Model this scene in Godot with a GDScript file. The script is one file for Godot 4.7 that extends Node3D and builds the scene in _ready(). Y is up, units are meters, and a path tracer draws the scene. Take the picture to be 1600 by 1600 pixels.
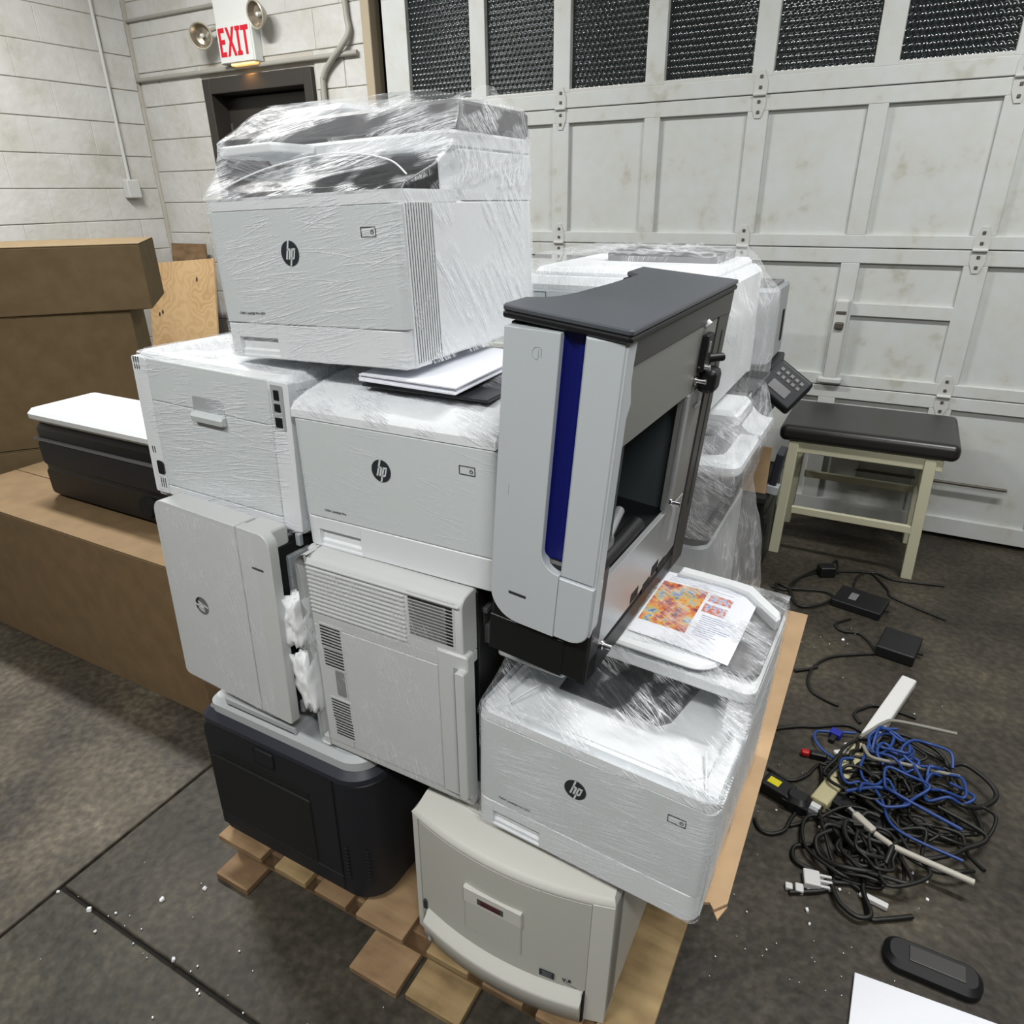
extends Node3D
# A stack of shrink-wrapped office printers on a pallet in a white painted garage. y is up, metres, the floor is y = 0.

var M := {}          # materials by name
var used := {}       # names taken at top level
var rng := RandomNumberGenerator.new()
var bumpy := FastNoiseLite.new()
var font := SystemFont.new()
var font_bold := SystemFont.new()


# ------------------------------------------------------------------ mesh builder
class MB:
	var v := PackedVector3Array()
	var n := PackedVector3Array()
	var t := PackedVector2Array()
	var ix := PackedInt32Array()

	func vert(p: Vector3, nn: Vector3, uv := Vector2.ZERO) -> int:
		v.append(p); n.append(nn); t.append(uv)
		return v.size() - 1

	func tri(a: int, b: int, c: int) -> void:
		# front faces run clockwise
		var g := (v[b] - v[a]).cross(v[c] - v[a])
		if g.dot(n[a] + n[b] + n[c]) > 0.0:
			ix.append_array([a, c, b])
		else:
			ix.append_array([a, b, c])

	func quad(a: Vector3, b: Vector3, c: Vector3, d: Vector3, nn := Vector3.ZERO) -> void:
		if nn == Vector3.ZERO:
			nn = (b - a).cross(c - a).normalized()
		var e1 := (b - a).length()
		var e2 := (d - a).length()
		var i := vert(a, nn, Vector2(0, 0))
		vert(b, nn, Vector2(e1, 0)); vert(c, nn, Vector2(e1, e2)); vert(d, nn, Vector2(0, e2))
		tri(i, i + 1, i + 2); tri(i, i + 2, i + 3)

	# box with rounded edges
	func rbox(c: Vector3, s: Vector3, r := 0.004, x := Transform3D.IDENTITY, seg := 1) -> void:
		var h := s * 0.5
		r = minf(r, minf(h.x, minf(h.y, h.z)) * 0.98)
		var offs: Array[float] = []
		for k in seg + 1:
			offs.append(r * tan(PI / 4.0 * k / seg))
		for ax in 3:
			var bx := (ax + 1) % 3
			var cx := (ax + 2) % 3
			for sg: float in [-1.0, 1.0]:
				var la := _ticks(h[bx], r, offs)
				var lb := _ticks(h[cx], r, offs)
				var start := v.size()
				for p in la:
					for q in lb:
						var w := Vector3.ZERO
						w[ax] = sg * h[ax]; w[bx] = p; w[cx] = q
						var inner := w.clamp(-(h - Vector3(r, r, r)), h - Vector3(r, r, r))
						var nn := (w - inner).normalized()
						vert(x * (c + inner + nn * r), (x.basis * nn).normalized(), Vector2(p, q))
				var m := lb.size()
				for i in la.size() - 1:
					for j in m - 1:
						var o := start + i * m + j
						tri(o, o + 1, o + m + 1); tri(o, o + m + 1, o + m)

	func _ticks(h: float, r: float, offs: Array[float]) -> Array[float]:
		var out: Array[float] = []
		for k in range(offs.size() - 1, -1, -1):
			out.append(-(h - r) - offs[k])
		for k in offs.size():
			out.append((h - r) + offs[k])
		return out

	# extrude a polygon (in x, y) from z0 to z1 with a bevel on the z1 end (and on z0 if both)
	func prism(poly: PackedVector2Array, z0: float, z1: float, x := Transform3D.IDENTITY, bevel := 0.0, both := false, smooth := 40.0) -> void:
		if not Geometry2D.is_polygon_clockwise(poly):
			poly = poly.duplicate()
			poly.reverse()
		var c := poly.size()
		var nor: Array[Vector2] = []      # edge normals, outward
		for i in c:
			var e := poly[(i + 1) % c] - poly[i]
			nor.append(Vector2(-e.y, e.x).normalized())
		var inset := PackedVector2Array()
		for go in 6:
			inset = PackedVector2Array()
			for i in c:
				var a := nor[(i + c - 1) % c]
				var b := nor[i]
				var k := a + b
				inset.append(poly[i] - k * (bevel / maxf(0.3, 1.0 + a.dot(b))))
			var fine := true
			for i in c:
				if (inset[(i + 1) % c] - inset[i]).dot(poly[(i + 1) % c] - poly[i]) < 0.0:
					fine = false
			if fine and Geometry2D.triangulate_polygon(inset).size() > 0:
				break
			bevel *= 0.5
		var rings: Array = []             # [poly, z]
		if both and bevel > 0.0:
			rings.append([inset, z0])
			rings.append([poly, z0 + signf(z1 - z0) * bevel])
		else:
			rings.append([poly, z0])
		if bevel > 0.0:
			rings.append([poly, z1 - signf(z1 - z0) * bevel])
			rings.append([inset, z1])
		else:
			rings.append([poly, z1])
		var cs := cos(deg_to_rad(smooth))
		for r in rings.size() - 1:
			var pa: PackedVector2Array = rings[r][0]
			var pb: PackedVector2Array = rings[r + 1][0]
			var za: float = rings[r][1]
			var zb: float = rings[r + 1][1]
			var tilt := 0.0
			if pa != pb:
				tilt = signf(zb - za) * (1.0 if pa == poly else -1.0)
			for i in c:
				var j := (i + 1) % c
				var n0 := nor[i]
				var n1 := nor[i]
				var prev := nor[(i + c - 1) % c]
				var nxt := nor[j]
				if prev.dot(nor[i]) > cs:
					n0 = (prev + nor[i]).normalized()
				if nxt.dot(nor[i]) > cs:
					n1 = (nxt + nor[i]).normalized()
				var a := vert(x * Vector3(pa[i].x, pa[i].y, za), (x.basis * Vector3(n0.x, n0.y, tilt)).normalized(), Vector2(pa[i].x + pa[i].y, za))
				vert(x * Vector3(pa[j].x, pa[j].y, za), (x.basis * Vector3(n1.x, n1.y, tilt)).normalized(), Vector2(pa[j].x + pa[j].y, za))
				vert(x * Vector3(pb[j].x, pb[j].y, zb), (x.basis * Vector3(n1.x, n1.y, tilt)).normalized(), Vector2(pb[j].x + pb[j].y, zb))
				vert(x * Vector3(pb[i].x, pb[i].y, zb), (x.basis * Vector3(n0.x, n0.y, tilt)).normalized(), Vector2(pb[i].x + pb[i].y, zb))
				tri(a, a + 1, a + 2); tri(a, a + 2, a + 3)
		for e in [0, rings.size() - 1]:
			var p: PackedVector2Array = rings[e][0]
			var z: float = rings[e][1]
			var idx := Geometry2D.triangulate_polygon(p)
			var nn := (x.basis * Vector3(0, 0, signf(z1 - z0) * (1.0 if e > 0 else -1.0))).normalized()
			var s := v.size()
			for q in p:
				vert(x * Vector3(q.x, q.y, z), nn, q)
			for k in range(0, idx.size(), 3):
				tri(s + idx[k], s + idx[k + 1], s + idx[k + 2])

	func tube(pts: PackedVector3Array, r: float, sides := 8, cap := true, r_end := -1.0) -> void:
		var up := Vector3.UP
		var start := v.size()
		var m := pts.size()
		var run := 0.0
		for i in m:
			var d := (pts[mini(i + 1, m - 1)] - pts[maxi(i - 1, 0)]).normalized()
			if absf(d.dot(up)) > 0.95:
				up = Vector3.RIGHT if absf(d.x) < 0.9 else Vector3.BACK
			var s := d.cross(up).normalized()
			var u := s.cross(d).normalized()
			up = u
			var rr := r if r_end < 0.0 else lerpf(r, r_end, float(i) / (m - 1))
			if i > 0:
				run += pts[i].distance_to(pts[i - 1])
			for k in sides + 1:
				var a := TAU * k / sides
				var nn := s * cos(a) + u * sin(a)
				vert(pts[i] + nn * rr, nn, Vector2(float(k) / sides, run))
		for i in m - 1:
			for k in sides:
				var o := start + i * (sides + 1) + k
				tri(o, o + 1, o + sides + 2); tri(o, o + sides + 2, o + sides + 1)
		if cap:
			for e: int in [0, m - 1]:
				var d := (pts[1] - pts[0]).normalized() * -1.0 if e == 0 else (pts[m - 1] - pts[m - 2]).normalized()
				var s := vert(pts[e], d)
				for k in sides + 1:
					vert(v[start + e * (sides + 1) + k], d)
				for k in sides:
					tri(s, s + 1 + k, s + 2 + k)

	# profile of (radius, height) turned round the y axis of x
	func lathe(prof: PackedVector2Array, sides := 24, x := Transform3D.IDENTITY) -> void:
		for i in prof.size() - 1:
			var a := prof[i]
			var b := prof[i + 1]
			var e := (b - a).normalized()
			var nn2 := Vector2(e.y, -e.x)
			var s := v.size()
			for k in sides + 1:
				var w := TAU * k / sides
				var nn := (x.basis * Vector3(nn2.x * cos(w), nn2.y, nn2.x * sin(w))).normalized()
				vert(x * Vector3(a.x * cos(w), a.y, a.x * sin(w)), nn, Vector2(w, a.y))
				vert(x * Vector3(b.x * cos(w), b.y, b.x * sin(w)), nn, Vector2(w, b.y))
			for k in sides:
				var o := s + 2 * k
				tri(o, o + 1, o + 3); tri(o, o + 3, o + 2)

	# rows of equally many points joined by a smooth skin
	func skin(rows: Array, closed := false, uvs: Array = []) -> void:
		var start := v.size()
		var h := rows.size()
		var w: int = rows[0].size()
		for i in h:
			for j in w:
				var p: Vector3 = rows[i][j]
				var l: Vector3 = rows[i][(j + w - 1) % w] if closed or j > 0 else p
				var r: Vector3 = rows[i][(j + 1) % w] if closed or j < w - 1 else p
				var d: Vector3 = rows[maxi(i - 1, 0)][j]
				var u: Vector3 = rows[mini(i + 1, h - 1)][j]
				var nn := (r - l).cross(u - d).normalized()
				vert(p, nn, uvs[i][j] if uvs else Vector2(j, i))
			if closed:
				vert(rows[i][0], n[start + i * (w + 1)], uvs[i][w] if uvs else Vector2(w, i))
		var ww := w + 1 if closed else w
		for i in h - 1:
			for j in ww - 1:
				var o := start + i * ww + j
				tri(o, o + 1, o + ww + 1); tri(o, o + ww + 1, o + ww)

	func mesh() -> ArrayMesh:
		var a := []
		a.resize(Mesh.ARRAY_MAX)
		a[Mesh.ARRAY_VERTEX] = v
		a[Mesh.ARRAY_NORMAL] = n
		a[Mesh.ARRAY_TEX_UV] = t
		a[Mesh.ARRAY_INDEX] = ix
		var m := ArrayMesh.new()
		m.add_surface_from_arrays(Mesh.PRIMITIVE_TRIANGLES, a)
		return m


# ------------------------------------------------------------------ nodes
func numbered(called: String) -> String:
	var k: int = used.get(called, 0)
	used[called] = k + 1
	return called if k == 0 else "%s_%03d" % [called, k]


func thing(called: String, label: String, category: String, x := Transform3D.IDENTITY, group := "") -> Node3D:
	var o := Node3D.new()
	o.name = numbered(called)
	o.transform = x
	add_child(o)
	o.set_meta("label", label)
	o.set_meta("category", category)
	if group:
		o.set_meta("group", group)
	return o


func struct(called: String, label: String, category: String, mb: MB = null, m: Material = null) -> Node3D:
	var o: Node3D
	if mb:
		o = MeshInstance3D.new()
		o.mesh = mb.mesh()
		o.material_override = m
	else:
		o = Node3D.new()
	o.name = numbered(called)
	add_child(o)
	o.set_meta("kind", "structure")
	o.set_meta("label", label)
	o.set_meta("category", category)
	return o


func part(o: Node3D, called: String, mb: MB, m: Material) -> MeshInstance3D:
	return place(o, called, mb.mesh(), m)


func place(o: Node, called: String, mesh: Mesh, m: Material, x := Transform3D.IDENTITY) -> MeshInstance3D:
	var p := MeshInstance3D.new()
	p.name = called
	p.mesh = mesh
	p.material_override = m
	p.transform = x
	p.cast_shadow = GeometryInstance3D.SHADOW_CASTING_SETTING_ON
	o.add_child(p, true)
	return p


func box(o: Node3D, called: String, c: Vector3, s: Vector3, m: Material, r := 0.004, seg := 1) -> MeshInstance3D:
	var b := MB.new()
	b.rbox(c, s, r, Transform3D.IDENTITY, seg)
	return part(o, called, b, m)


func at(p: Vector3, yaw := 0.0, tx := 0.0, tz := 0.0) -> Transform3D:
	return Transform3D(Basis.from_euler(Vector3(deg_to_rad(tx), deg_to_rad(yaw), deg_to_rad(tz))), p)


func shift(p: Vector3) -> Transform3D:
	return Transform3D(Basis.IDENTITY, p)


# polygon in x, y extruded along z lies down: x stays, y of the polygon becomes -z, extrusion goes up
func flat() -> Transform3D:
	return Transform3D(Basis(Vector3(1, 0, 0), Vector3(0, 0, -1), Vector3(0, 1, 0)), Vector3.ZERO)


func rr(x0: float, x1: float, y0: float, y1: float, r: float, seg := 4) -> PackedVector2Array:
	return rr4(x0, x1, y0, y1, [r, r, r, r], seg)


# corner radii: lower left, lower right, upper right, upper left
func rr4(x0: float, x1: float, y0: float, y1: float, r: Array, seg := 4) -> PackedVector2Array:
	var out := PackedVector2Array()
	var cs := [Vector2(x0, y0), Vector2(x1, y0), Vector2(x1, y1), Vector2(x0, y1)]
	var sx := [1.0, -1.0, -1.0, 1.0]
	var sy := [1.0, 1.0, -1.0, -1.0]
	for k in 4:
		var q: float = r[k]
		if q <= 0.0:
			out.append(cs[k])
			continue
		var c: Vector2 = cs[k] + Vector2(sx[k] * q, sy[k] * q)
		for i in seg + 1:
			var a := PI + PI / 2.0 * (k + float(i) / seg)
			out.append(c + Vector2(cos(a), sin(a)) * q)
	return out


# prism standing up: top-view polygon given as (x, -z), from y0 to y1
func upright(o: Node3D, called: String, poly: PackedVector2Array, y0: float, y1: float, m: Material, bevel := 0.0, both := false) -> MeshInstance3D:
	var b := MB.new()
	b.prism(poly, y0, y1, flat(), bevel, both)
	return part(o, called, b, m)


# prism facing forward: polygon (x, y) from z0 to z1
func facing(o: Node3D, called: String, poly: PackedVector2Array, z0: float, z1: float, m: Material, bevel := 0.0) -> MeshInstance3D:
	var b := MB.new()
	b.prism(poly, z0, z1, Transform3D.IDENTITY, bevel)
	return part(o, called, b, m)


# profile (z, y) extruded along x from x0 to x1
func sideways(o: Node3D, called: String, prof: PackedVector2Array, x0: float, x1: float, m: Material, bevel := 0.0) -> MeshInstance3D:
	var b := MB.new()
	var x := Transform3D(Basis(Vector3(0, 0, 1), Vector3(0, 1, 0), Vector3(1, 0, 0)), Vector3.ZERO)
	b.prism(prof, x0, x1, x, bevel, true)
	return part(o, called, b, m)


func text(o: Node3D, called: String, words: String, height: float, m: Material, x: Transform3D, bold := false, squeeze := 1.0, depth := 0.0008) -> MeshInstance3D:
	var tm := TextMesh.new()
	tm.text = words
	tm.font = font_bold if bold else font
	tm.font_size = 48
	tm.pixel_size = height / 48.0
	tm.depth = depth
	tm.curve_step = 2.0
	return place(o, called, tm, m, x * Transform3D(Basis.from_scale(Vector3(squeeze, 1, 1)), Vector3.ZERO))


func spline(pts: Array, y := 0.0, sub := 6) -> PackedVector3Array:
	# pts: Vector2 (x, z) on the floor, or Vector3
	var c := Curve3D.new()
	var m := pts.size()
	var q: Array[Vector3] = []
	for p in pts:
		if p is Vector2:
			q.append(Vector3(p.x, y, p.y))
		else:
			q.append(p)
	for i in m:
		var tg := (q[mini(i + 1, m - 1)] - q[maxi(i - 1, 0)]) / 6.0
		c.add_point(q[i], -tg, tg)
	var out := PackedVector3Array()
	for i in m - 1:
		for k in sub:
			out.append(c.sample(i, float(k) / sub))
	out.append(q[m - 1])
	return out


# ------------------------------------------------------------------ materials
func mat(called: String, c: Color, rough := 0.5, metal := 0.0) -> StandardMaterial3D:
	var m := StandardMaterial3D.new()
	m.resource_name = called
	m.albedo_color = c
	m.roughness = rough
	m.metallic = metal
	M[called] = m
	return m


func noise(seed_: int, freq: float, oct: int, w: int, h: int, kind := FastNoiseLite.TYPE_SIMPLEX_SMOOTH, fractal := FastNoiseLite.FRACTAL_FBM) -> Image:
	var f := FastNoiseLite.new()
	f.seed = seed_
	f.noise_type = kind
	f.fractal_type = fractal
	f.frequency = freq
	f.fractal_octaves = oct
	return f.get_seamless_image(w, h)


# grey noise through a ramp of colours
func ramp(im: Image, cols: Array) -> Image:
	var lut := PackedByteArray()
	for i in 256:
		var p := i / 255.0 * (cols.size() - 1)
		var k := mini(int(p), cols.size() - 2)
		var c: Color = cols[k].lerp(cols[k + 1], p - k)
		lut.append_array([int(c.r * 255), int(c.g * 255), int(c.b * 255)])
	im.convert(Image.FORMAT_L8)
	var src := im.get_data()
	var out := PackedByteArray()
	out.resize(src.size() * 3)
	for i in src.size():
		var s := src[i] * 3
		out[i * 3] = lut[s]; out[i * 3 + 1] = lut[s + 1]; out[i * 3 + 2] = lut[s + 2]
	return Image.create_from_data(im.get_width(), im.get_height(), false, Image.FORMAT_RGB8, out)


# a times b over 128, both grey
func mixed(a: Image, b: Image, share: float) -> Image:
	a.convert(Image.FORMAT_L8); b.convert(Image.FORMAT_L8)
	var p := a.get_data()
	var q := b.get_data()
	for i in p.size():
		p[i] = int(p[i] * (1.0 - share) + q[i] * share)
	return Image.create_from_data(a.get_width(), a.get_height(), false, Image.FORMAT_L8, p)


func tex(im: Image) -> ImageTexture:
	return ImageTexture.create_from_image(im)


func normal_tex(im: Image, k: float) -> ImageTexture:
	var c: Image = im.duplicate()
	c.convert(Image.FORMAT_RGBA8)
	c.bump_map_to_normal_map(k)
	return tex(c)


# stretch film: [alpha image, height image] with folds running along u, at up to `slant` radians
func film(seed_: int, count: int, slant: float, base: float, strength: float, crinkle: float) -> Array:
	var s := 1024
	var r := RandomNumberGenerator.new()
	r.seed = seed_
	var a := PackedFloat32Array()
	a.resize(s * s)
	for k in count:
		var x := r.randf() * s
		var y := r.randf() * s
		var ang := slant + r.randfn(0.0, 0.07)
		var bend := r.randfn(0.0, 0.0006)
		var len := int(pow(r.randf(), 2.0) * 420.0) + 25
		var amp := pow(r.randf(), 2.2) * 1.0 + 0.05
		var wide := 2 if r.randf() < 0.15 else 1
		for i in len:
			x += cos(ang); y += sin(ang); ang += bend
			var e := sin(PI * i / len) * amp
			for q in wide:
				var xi := posmod(int(x), s)
				var yi := posmod(int(y) + q, s)
				a[yi * s + xi] = maxf(a[yi * s + xi], e)
	var rough := noise(seed_ + 1, 0.012, 4, s, s, FastNoiseLite.TYPE_SIMPLEX_SMOOTH, FastNoiseLite.FRACTAL_RIDGED)
	rough.convert(Image.FORMAT_L8)
	var soft := noise(seed_ + 2, 0.004, 3, s, s)
	soft.convert(Image.FORMAT_L8)
	var rd := rough.get_data()
	var sd := soft.get_data()
	var al := PackedByteArray()
	al.resize(s * s * 2)
	var hi := PackedByteArray()
	hi.resize(s * s)
	for i in s * s:
		var cr := rd[i] / 255.0
		var lump := clampf((sd[i] - 104) / 48.0, 0.06, 1.5)
		var st := a[i] * lump
		var w := base + strength * st + crinkle * cr * cr * cr * cr * lump
		al[i * 2] = 255
		al[i * 2 + 1] = int(clampf(w, 0.0, 0.95) * 255.0)
		hi[i] = int(clampf(0.3 * a[i] * lump + cr * (0.15 + crinkle) + 0.2 * sd[i] / 255.0, 0.0, 1.0) * 255.0)
	return [Image.create_from_data(s, s, false, Image.FORMAT_LA8, al), Image.create_from_data(s, s, false, Image.FORMAT_L8, hi)]


func film_mat(called: String, f: Array, scale: float, bump: float, rough := 0.2, k := 1.0) -> void:
	var m := mat(called, Color(0.97, 0.98, 1.0), rough)
	m.transparency = BaseMaterial3D.TRANSPARENCY_ALPHA
	m.cull_mode = BaseMaterial3D.CULL_DISABLED
	m.albedo_texture = tex(f[0])
	m.normal_enabled = true
	m.normal_texture = normal_tex(f[1], bump)
	m.normal_scale = k
	m.metallic_specular = 0.7
	m.uv1_scale = Vector3(scale, scale, scale)


func world_tex(m: StandardMaterial3D, t: Texture2D, s: float) -> void:
	m.albedo_texture = t
	m.uv1_triplanar = true
	m.uv1_world_triplanar = true
	m.uv1_scale = Vector3(s, s, s)


func own_tex(m: StandardMaterial3D, t: Texture2D, s: Vector3) -> void:
	m.albedo_texture = t
	m.uv1_triplanar = true
	m.uv1_scale = s


func make_materials() -> void:
	mat("printer_white", Color(0.87, 0.885, 0.895), 0.42)
	mat("printer_panel", Color(0.80, 0.825, 0.83), 0.4)
	mat("printer_grey", Color(0.62, 0.64, 0.65), 0.45)
	mat("lid_grey", Color(0.44, 0.44, 0.45), 0.4)
	mat("dark_tray", Color(0.17, 0.18, 0.2), 0.35)
	mat("seam", Color(0.22, 0.23, 0.24), 0.7)
	mat("vent_dark", Color(0.12, 0.125, 0.13), 0.8)
	mat("ink", Color(0.16, 0.18, 0.2), 0.5)
	mat("black_plastic", Color(0.07, 0.075, 0.085), 0.45)
	mat("black_void", Color(0.03, 0.03, 0.035), 0.8)
	mat("old_white", Color(0.78, 0.79, 0.79), 0.5)
	mat("beige", Color(0.80, 0.80, 0.775), 0.5)
	mat("beige_dark", Color(0.745, 0.745, 0.715), 0.5)
	mat("navy", Color(0.10, 0.11, 0.135), 0.5)
	mat("navy_light", Color(0.16, 0.17, 0.21), 0.45)
	mat("navy_panel", Color(0.085, 0.093, 0.10), 0.5)
	mat("lid_silver", Color(0.70, 0.72, 0.73), 0.45)
	mat("silver", Color(0.75, 0.775, 0.79), 0.42)
	mat("board_grey", Color(0.30, 0.315, 0.34), 0.38)
	mat("taupe", Color(0.24, 0.235, 0.23), 0.4)
	mat("steel", Color(0.62, 0.62, 0.61), 0.42, 0.55)
	mat("steel_bright", Color(0.74, 0.75, 0.76), 0.35, 0.6)
	mat("chrome", Color(0.85, 0.85, 0.86), 0.15, 1.0)
	mat("blue", Color(0.05, 0.085, 0.42), 0.4)
	mat("green_black", Color(0.25, 0.28, 0.29), 0.4)
	mat("emboss", Color(0.66, 0.685, 0.70), 0.45)
	mat("foam", Color(0.93, 0.94, 0.95), 0.85)
	mat("paper", Color(0.90, 0.91, 0.94), 0.7)
	mat("display_red", Color(0.36, 0.12, 0.14), 0.3)
	mat("display_dark", Color(0.30, 0.31, 0.29), 0.4)
	mat("cable_black", Color(0.075, 0.075, 0.07), 0.5)
	mat("cable_blue", Color(0.13, 0.25, 0.50), 0.45)
	mat("cable_white", Color(0.72, 0.70, 0.66), 0.5)
	mat("cable_grey", Color(0.50, 0.49, 0.46), 0.5)
	mat("yellow", Color(0.85, 0.80, 0.10), 0.6)
	mat("red", Color(0.72, 0.10, 0.10), 0.4)
	mat("vga_blue", Color(0.10, 0.14, 0.55), 0.45)
	mat("white_strip", Color(0.84, 0.84, 0.84), 0.45)
	mat("cream_strip", Color(0.74, 0.71, 0.56), 0.5)
	mat("bench_paint", Color(0.81, 0.80, 0.695), 0.55)
	mat("vinyl", Color(0.15, 0.145, 0.145), 0.33)
	mat("door_brown", Color(0.20, 0.185, 0.17), 0.5)
	mat("pipe_grey", Color(0.62, 0.61, 0.58), 0.5)
	mat("hinge_paint", Color(0.76, 0.765, 0.755), 0.5)
	mat("bolt", Color(0.36, 0.34, 0.31), 0.5, 0.4)
	mat("sign_white", Color(0.86, 0.87, 0.86), 0.45)
	mat("sign_red", Color(0.82, 0.04, 0.16), 0.5)
	mat("lamp_shell", Color(0.70, 0.68, 0.62), 0.35, 0.2)
	mat("reflector", Color(0.62, 0.58, 0.52), 0.25, 0.7)
	mat("wood_trim", Color(0.66, 0.61, 0.52), 0.6)
	mat("ceiling_paint", Color(0.62, 0.62, 0.60), 0.9)
	mat("wall_dim", Color(0.40, 0.385, 0.36), 0.9)
	var e := mat("exit_glow", Color(0.95, 0.85, 0.65), 0.5)
	e.emission_enabled = true
	e.emission = Color(1.0, 0.78, 0.45)
	e.emission_energy_multiplier = 1.0
	var lg := mat("letter_glow", Color(0.95, 0.88, 0.7), 0.5)
	lg.emission_enabled = true
	lg.emission = Color(1.0, 0.86, 0.6)
	lg.emission_energy_multiplier = 0.8
	var tube := mat("tube_glow", Color(0.95, 0.95, 0.95), 0.5)
	tube.emission_enabled = true
	tube.emission = Color(0.96, 0.98, 1.0)
	tube.emission_energy_multiplier = 6.0
	# painted walls and door
	var stain := ramp(mixed(noise(3, 0.006, 5, 512, 512), noise(4, 0.05, 3, 512, 512), 0.25), [Color(0.66, 0.65, 0.61), Color(0.75, 0.745, 0.72), Color(0.785, 0.785, 0.775), Color(0.80, 0.80, 0.79)])
	var wp := mat("wall_paint", Color(1, 1, 1), 0.6)
	world_tex(wp, tex(stain), 0.55)
	wp.heightmap_enabled = true
	wp.heightmap_texture = tex(noise(8, 0.05, 4, 512, 512))
	wp.heightmap_scale = 0.25
	var dp := mat("door_paint", Color(0.985, 0.995, 1.0), 0.5)
	world_tex(dp, tex(ramp(mixed(noise(13, 0.008, 5, 512, 512), noise(14, 0.03, 4, 512, 512), 0.4), [Color(0.66, 0.65, 0.60), Color(0.775, 0.775, 0.755), Color(0.79, 0.795, 0.79), Color(0.80, 0.80, 0.80)])), 0.8)
	var mo := mat("mortar", Color(0.94, 0.92, 0.89), 0.8)
	world_tex(mo, M.wall_paint.albedo_texture, 0.9)
	# concrete
	var base := mixed(noise(21, 0.004, 5, 1024, 1024), noise(22, 0.05, 5, 1024, 1024), 0.5)
	var cf := mat("concrete", Color(1, 1, 1), 0.62)
	world_tex(cf, tex(ramp(base, [Color(0.12, 0.108, 0.092), Color(0.22, 0.20, 0.172), Color(0.305, 0.28, 0.24), Color(0.40, 0.37, 0.315), Color(0.56, 0.52, 0.45)])), 0.6)
	cf.heightmap_enabled = true
	cf.heightmap_texture = tex(noise(23, 0.06, 5, 512, 512))
	cf.heightmap_scale = 0.35
	for q: Array in [["concrete_darker", Color(0.77, 0.765, 0.75)], ["concrete_dark", Color(0.82, 0.83, 0.80)]]:  # same concrete in two deeper tints
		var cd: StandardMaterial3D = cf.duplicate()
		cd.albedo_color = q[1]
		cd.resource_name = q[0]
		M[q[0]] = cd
	mat("joint_dirt", Color(0.09, 0.085, 0.08), 0.95)
	# wood
	var grain := noise(31, 0.02, 4, 64, 512)
	grain.resize(512, 512, Image.INTERPOLATE_CUBIC)
	grain = mixed(grain, noise(32, 0.01, 4, 512, 512), 0.45)
	var woods := [[Color(0.38, 0.29, 0.20), Color(0.57, 0.465, 0.34), Color(0.68, 0.575, 0.44)], [Color(0.40, 0.32, 0.21), Color(0.60, 0.51, 0.36), Color(0.71, 0.62, 0.46)], [Color(0.33, 0.25, 0.17), Color(0.49, 0.39, 0.28), Color(0.58, 0.48, 0.36)]]
	for k in 3:
		var wd := mat("wood_%d" % k, Color(1, 1, 1), 0.75)
		own_tex(wd, tex(ramp(grain.duplicate(), woods[k])), Vector3(1.6, 1.6, 1.6))
		wd.uv1_offset = Vector3(0.31 * k, 0.17 * k, 0.4 * k)
	var ply := noise(41, 0.006, 3, 512, 512)
	var pd := mixed(ply, noise(42, 0.03, 3, 512, 512), 0.12)
	pd.convert(Image.FORMAT_L8)
	var raw := pd.get_data()
	for i in raw.size():
		raw[i] = int(127.0 + 127.0 * sin(raw[i] * 0.22))
	pd = Image.create_from_data(512, 512, false, Image.FORMAT_L8, raw)
	pd = mixed(pd, ply, 0.55)
	var pw := mat("plywood", Color(1, 1, 1), 0.7)
	own_tex(pw, tex(ramp(pd, [Color(0.71, 0.575, 0.41), Color(0.79, 0.66, 0.485), Color(0.82, 0.70, 0.53)])), Vector3(0.55, 0.55, 0.55))
	mat("knot", Color(0.25, 0.16, 0.10), 0.8)
	var cb := noise(51, 0.02, 3, 256, 256)
	var k1 := mat("cardboard", Color(1, 1, 1), 0.8)
	own_tex(k1, tex(ramp(cb.duplicate(), [Color(0.47, 0.385, 0.27), Color(0.525, 0.43, 0.31)])), Vector3(2, 2, 2))
	var k2 := mat("cardboard_light", Color(1, 1, 1), 0.75)
	own_tex(k2, tex(ramp(cb.duplicate(), [Color(0.69, 0.575, 0.44), Color(0.745, 0.625, 0.485)])), Vector3(2, 2, 2))
	var k3 := mat("cardboard_dull", Color(1, 1, 1), 0.8)
	own_tex(k3, tex(ramp(cb.duplicate(), [Color(0.42, 0.35, 0.24), Color(0.47, 0.40, 0.28)])), Vector3(2, 2, 2))
	# pebbled dark glass
	var peb := Image.create(256, 256, false, Image.FORMAT_L8)
	for y in 256:
		for x in 256:
			var row := int(y / 16.0)
			var cx := fposmod(x + (8 if row % 2 else 0), 16.0) - 8.0
			var cy := fposmod(y, 16.0) - 8.0
			var d := sqrt(cx * cx + cy * cy) / 8.0
			peb.set_pixel(x, y, Color.from_hsv(0, 0, clampf(1.0 - d * d, 0.0, 1.0)))
	var gl := mat("dark_glass", Color(0.095, 0.13, 0.135), 0.1)
	gl.normal_enabled = true
	gl.normal_texture = normal_tex(peb, 3.0)
	gl.normal_scale = 1.0
	gl.uv1_triplanar = true
	gl.uv1_world_triplanar = true
	gl.uv1_scale = Vector3(2.4, 2.4, 2.4)
	gl.metallic_specular = 0.8
	# stretch film
	film_mat("film_sides", film(61, 5600, -0.16, 0.03, 1.0, 0.05), 1.5, 3.0, 0.2, 0.06)
	film_mat("film_light", film(66, 1500, 0.15, 0.03, 0.5, 0.05), 1.5, 3.0, 0.2, 0.05)
	film_mat("film_top", film(63, 5600, 0.5, 0.035, 1.05, 0.3), 2.0, 8.0, 0.16, 0.7)
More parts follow.
